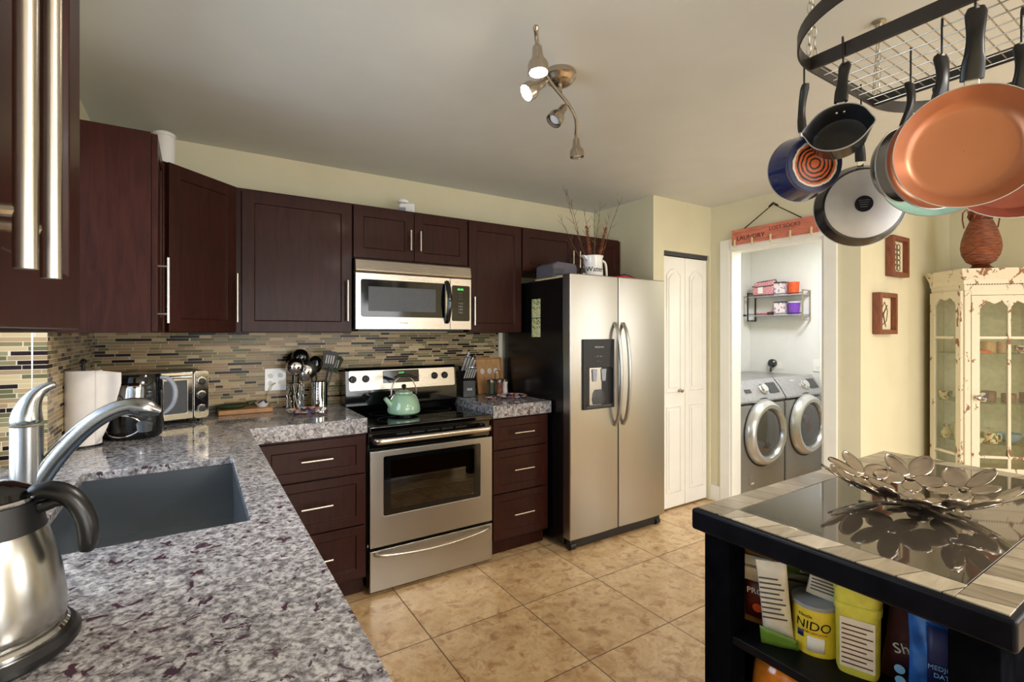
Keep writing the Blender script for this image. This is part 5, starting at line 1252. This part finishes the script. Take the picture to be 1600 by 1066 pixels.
def chain(p0, p1, r=.009, w=.0016):
    p0, p1 = Vector(p0), Vector(p1); d = p1-p0; L = d.length; n = max(2, int(L/(r*2.9))); q = d.to_track_quat('Z', 'Y'); m = MB()
    for k in range(n):
        c = p0+d*((k+.5)/n); m.M = Matrix.Translation(c) @ q.to_matrix().to_4x4() @ Matrix.Rotation(PI/2*(k % 2), 4, 'Z')
        m.tube([(r*.55*math.cos(2*PI*j/12), 0, r*1.75*math.sin(2*PI*j/12)) for j in range(12)], w, 5, closed=True)
    return m
for cx_ in (RX0, RX1):
    pass
anchors = [(1.945, .735), (1.945, .215), (1.52, .735), (1.52, .215)]
hooks_c = [(1.945, .727), (1.44, .70), (1.50, .22), (1.945, .22)]
for (ax, ay), (hx, hy) in zip([(1.945, .735), (1.52, .735), (1.52, .215), (1.945, .215)], hooks_c):
    for s_ in (-1, 1):
        chain((ax+s_*.02, ay, RZ+BH_), (hx+s_*.002, hy, CEIL-.045)).build('chain', 'wire_zinc', t)
    MB().lathe([(0, 0), (.020, 0), (.022, -.006), (.012, -.012), (.010, -.020), (0, -.021)], 24, (hx, hy, CEIL-.001)).build('ceiling_hook', 'wire_zinc', t)
    MB().tube([(hx, hy, CEIL-.02)]+[(hx+.010*math.sin(R(a)), hy, CEIL-.038+.010*math.cos(R(a))) for a in range(0, 300, 30)], .0022, 6).build('hook_loop', 'vase_metal', t)

def cdir(u):  # horizontal direction from the camera station towards picture column u
    a = math.atan((u-800)/769)+R(32.8); return Vector((math.sin(a), math.cos(a), 0))
def hook(x, y, ztop, zbot, face, label):
    t = thing('pot_hook', label, 'hook', (x, y, zbot), face, group='hooks on the pot rack'); h = ztop-zbot; r_ = .010
    P = [(0, -r_*2+.002, h-.022), (0, -r_*2+.001, h-.010)]+[(0, -r_+r_*math.cos(R(180-a)), h-.010+r_*math.sin(R(180-a))) for a in range(20, 181, 20)]
    P += [(0, 0, h*.5), (0, 0, .006)]+[(0, .008-.008*math.cos(R(a)), .006-.008*math.sin(R(a))) for a in range(30, 200, 30)]
    MB().tube(P, .0024, 8).build('wire', 'black_rubber', t); return t
def pan(nm, label, cat, x, y, ztop, Lh, Rr, depth, yaw, tilt, roll, outer, innr, base, handle_mat='black_plastic', hw=.013, Rb=.78, base_r=None, spouts=False, logo=None, hang=.05, rim='alu', flip=False, hclean=True):
    """hangs from the hole at the top of its handle; opening faces local -y"""
    t = thing(nm, label, cat, (x, y, ztop), rot=(R(tilt), R(roll), yaw)); cz = -(Lh+Rr); w = .003; n = 56
    def rr_(r, a, th):
        if spouts: 
            k = max(0, math.cos(th))**40+max(0, -math.cos(th))**40; return r*(1+.12*k*a)
        return r
    def rev(prof, closed=False):
        m = MB(); rings = []
        for r, a in prof:
            ring_ = []
            for k in range(n):
                th = 2*PI*k/n; q = rr_(r, max(0, 1-a/depth) if depth else 0, th); ring_.append(m.v((q*math.cos(th), a, cz+q*math.sin(th))))
            rings.append(ring_)
        for i in range(len(rings)-1+(1 if closed else 0)):
            A, B = rings[i], rings[(i+1) % len(rings)]
            for k in range(n): m.f([A[k], A[(k+1) % n], B[(k+1) % n], B[k]])
        return m, rings
    rb = Rr*Rb
    m, rg_ = rev([(.001, depth), (rb*.5, depth), (rb*.94, depth), (rb+(Rr-rb)*.12, depth*.94), (rb+(Rr-rb)*.45, depth*.62), (Rr*.985, depth*.12), (Rr, 0)]); b_ = m.build('body', outer, t)
    m, rg_ = rev([(Rr-w*.3, .0005), (Rr*.985-w, depth*.12), (rb+(Rr-rb)*.45-w, depth*.62), (rb+(Rr-rb)*.12-w, depth*.94-w), (rb*.92-w, depth-w), (rb*.5, depth-w), (.001, depth-w)]); m.build('interior', innr, t)
    m, rg_ = rev([(Rr-w*.35, -.0012), (Rr+.0010, -.0012), (Rr+.0010, .0018), (Rr-w*.35, .0018)], True); m.build('rim', rim, t)
    br = base_r or rb*.86
    MB().lathe([(0, 0), (br, 0), (br, .0018), (br*.98, .0026), (0, .0026)], 48, axis='y').build('base_disc', base, t, loc=(0, depth+.0004, cz))
    if logo:
        lg_ = MB().lathe([(0, 0), (.026, 0), (.026, .0014), (0, .0014)], 32, axis='y').build('base_emblem', logo, t, loc=(0, depth+.0035, cz))
        for k in range(4): MB().box(-.016+.002*k, .016-.002*k, .0016, .0020, .010-k*.007, .013-k*.007).build('emblem_line', 'dark_grey', lg_, smooth=0)
    hy = .006; zt, zb = 0.010, -(Lh-.012)
    m = MB(); nz = 12; ringl = []
    for i in range(nz+1):
        u = i/nz; zz = zt+(zb-zt)*u; ww = hw*(.78+.22*math.cos(u*2.2*PI)*(.4) + (.06 if u > .7 else 0)) * (.75 if i == 0 else 1); dd_ = .0095*(1-.2*u)
        ringl.append([m.v((ww*math.copysign(abs(math.cos(2*PI*k/14))**.7, math.cos(2*PI*k/14)), hy+.012*math.sin(u*PI)*-1+dd_*math.sin(2*PI*k/14), zz)) for k in range(14)])
    for a, b in zip(ringl, ringl[1:]):
        for k in range(14): m.f([a[k], a[(k+1) % 14], b[(k+1) % 14], b[k]])
    m.f(ringl[0][::-1]); m.f(ringl[-1]); h_ = m.build('handle', handle_mat, t)
    m = MB().lathe([(.003, 0), (.0065, 0), (.0065, .0006), (.003, .0006)], 16, axis='y', closed=True).build('hanging_hole', 'label_silver', h_, loc=(0, hy-.0105, -.002)); m.scale = (.9, 1, 1.9)
    MB().box(-hw*.55, hw*.55, hy-.003, hy+.003, -(Lh+.002), -(Lh-.016)).build('bracket', 'chrome', t, bevel=.001)
    if not hclean:
        for s_ in (-1, 1): MB().lathe([(0, 0), (.004, 0), (.003, -.003), (0, -.0035)], 12, (s_*.009, depth*.35, -(Lh+.012)), 'z').build('rivet', 'chrome', t)
    return t
def yaw_to(v):   # local -y points along v
    return math.atan2(v[0], -v[1])
def toward(u, off=0):  # pan whose front is turned to the camera station, rotated by off degrees
    d = -cdir(u); return math.atan2(d.x, -d.y)+R(off)
def away(u, off=0): return toward(u, off)+PI
# A: blue pot, base towards the camera
pan('saucepan', 'blue enamel saucepan showing worn base with orange rings', 'saucepan', 1.520, .758, 2.130, .140, .095, .075, away(1245, 30), -6, 0, 'blue_enamel', 'nonstick', 'base_rings', Rb=.84, base_r=.078, hw=.014)
# B: small saucepan with two spouts
pan('saucepan', 'small black saucepan with two pouring lips, opening forward', 'saucepan', 1.522, .650, 2.150, .130, .074, .056, toward(1309, -6), -20, 3, 'pan_black', 'nonstick', 'alu', Rb=.86, spouts=True, hw=.018, hclean=False)
# C: frying pan with pale base
pan('frying_pan', 'black frying pan showing pale scratched base with round emblem', 'frying pan', 1.850, .742, 2.120, .160, .133, .045, away(1350, 16), -4, 0, 'pan_black', 'nonstick', 'alu', Rb=.86, base_r=.110, hw=.017, logo='pan_black')
# D: large copper pan
pan('frying_pan', 'largest copper frying pan hanging nearest the camera', 'frying pan', 1.520, .375, 2.150, .165, .141, .048, toward(1527, 10), 4, 2, 'pan_black', 'copper_coat', 'alu', Rb=.74, hw=.024, rim='alu')
pan('frying_pan', 'black frying pan, leftmost of the nested pans', 'frying pan', 1.668, .548, 2.090, .120, .100, .030, toward(1428, 58), 4, 4, 'pan_black', 'nonstick', 'alu', Rb=.78, hw=.016)
pan('frying_pan', 'smaller copper frying pan behind the largest copper pan', 'frying pan', 1.580, .455, 2.095, .125, .124, .030, toward(1457, 38), 4, 0, 'pan_black', 'copper_coat', 'alu', Rb=.78, hw=.021)
pan('frying_pan', 'frying pan with mint green inside low behind copper pans', 'frying pan', 1.770, .520, 2.096, .085, .135, .034, toward(1462, 8), 4, 0, 'pan_black', 'mint_ceramic', 'alu', Rb=.80)
pan('frying_pan', 'reddish copper pan at right edge behind largest pan', 'frying pan', 1.690, .335, 2.100, .120, .145, .04, toward(1580, 14), 4, 0, 'copper_rust', 'copper_rust', 'copper_rust', Rb=.8, hw=.018)
fc = toward(1400)
hk = [(1.520, .758, 2.215, 2.134, 'hook holding the blue saucepan at rack corner'), (1.512, .650, 2.220, 2.154, 'hook holding the small two-lipped saucepan'), (1.850, .742, 2.220, 2.124, 'hook holding the frying pan with pale base'),
      (1.512, .375, 2.220, 2.154, 'hook holding the largest copper frying pan'), (1.668, .548, 2.190, 2.094, 'hook holding the black nested frying pan'), (1.580, .455, 2.190, 2.099, 'hook holding the smaller copper frying pan'),
      (1.770, .520, 2.190, 2.100, 'hook holding the mint-lined frying pan'), (1.690, .335, 2.190, 2.104, 'hook holding the reddish copper pan')]
for x, y, a, b, lab in hk: tag(hook(x, y, a, b, fc, lab))
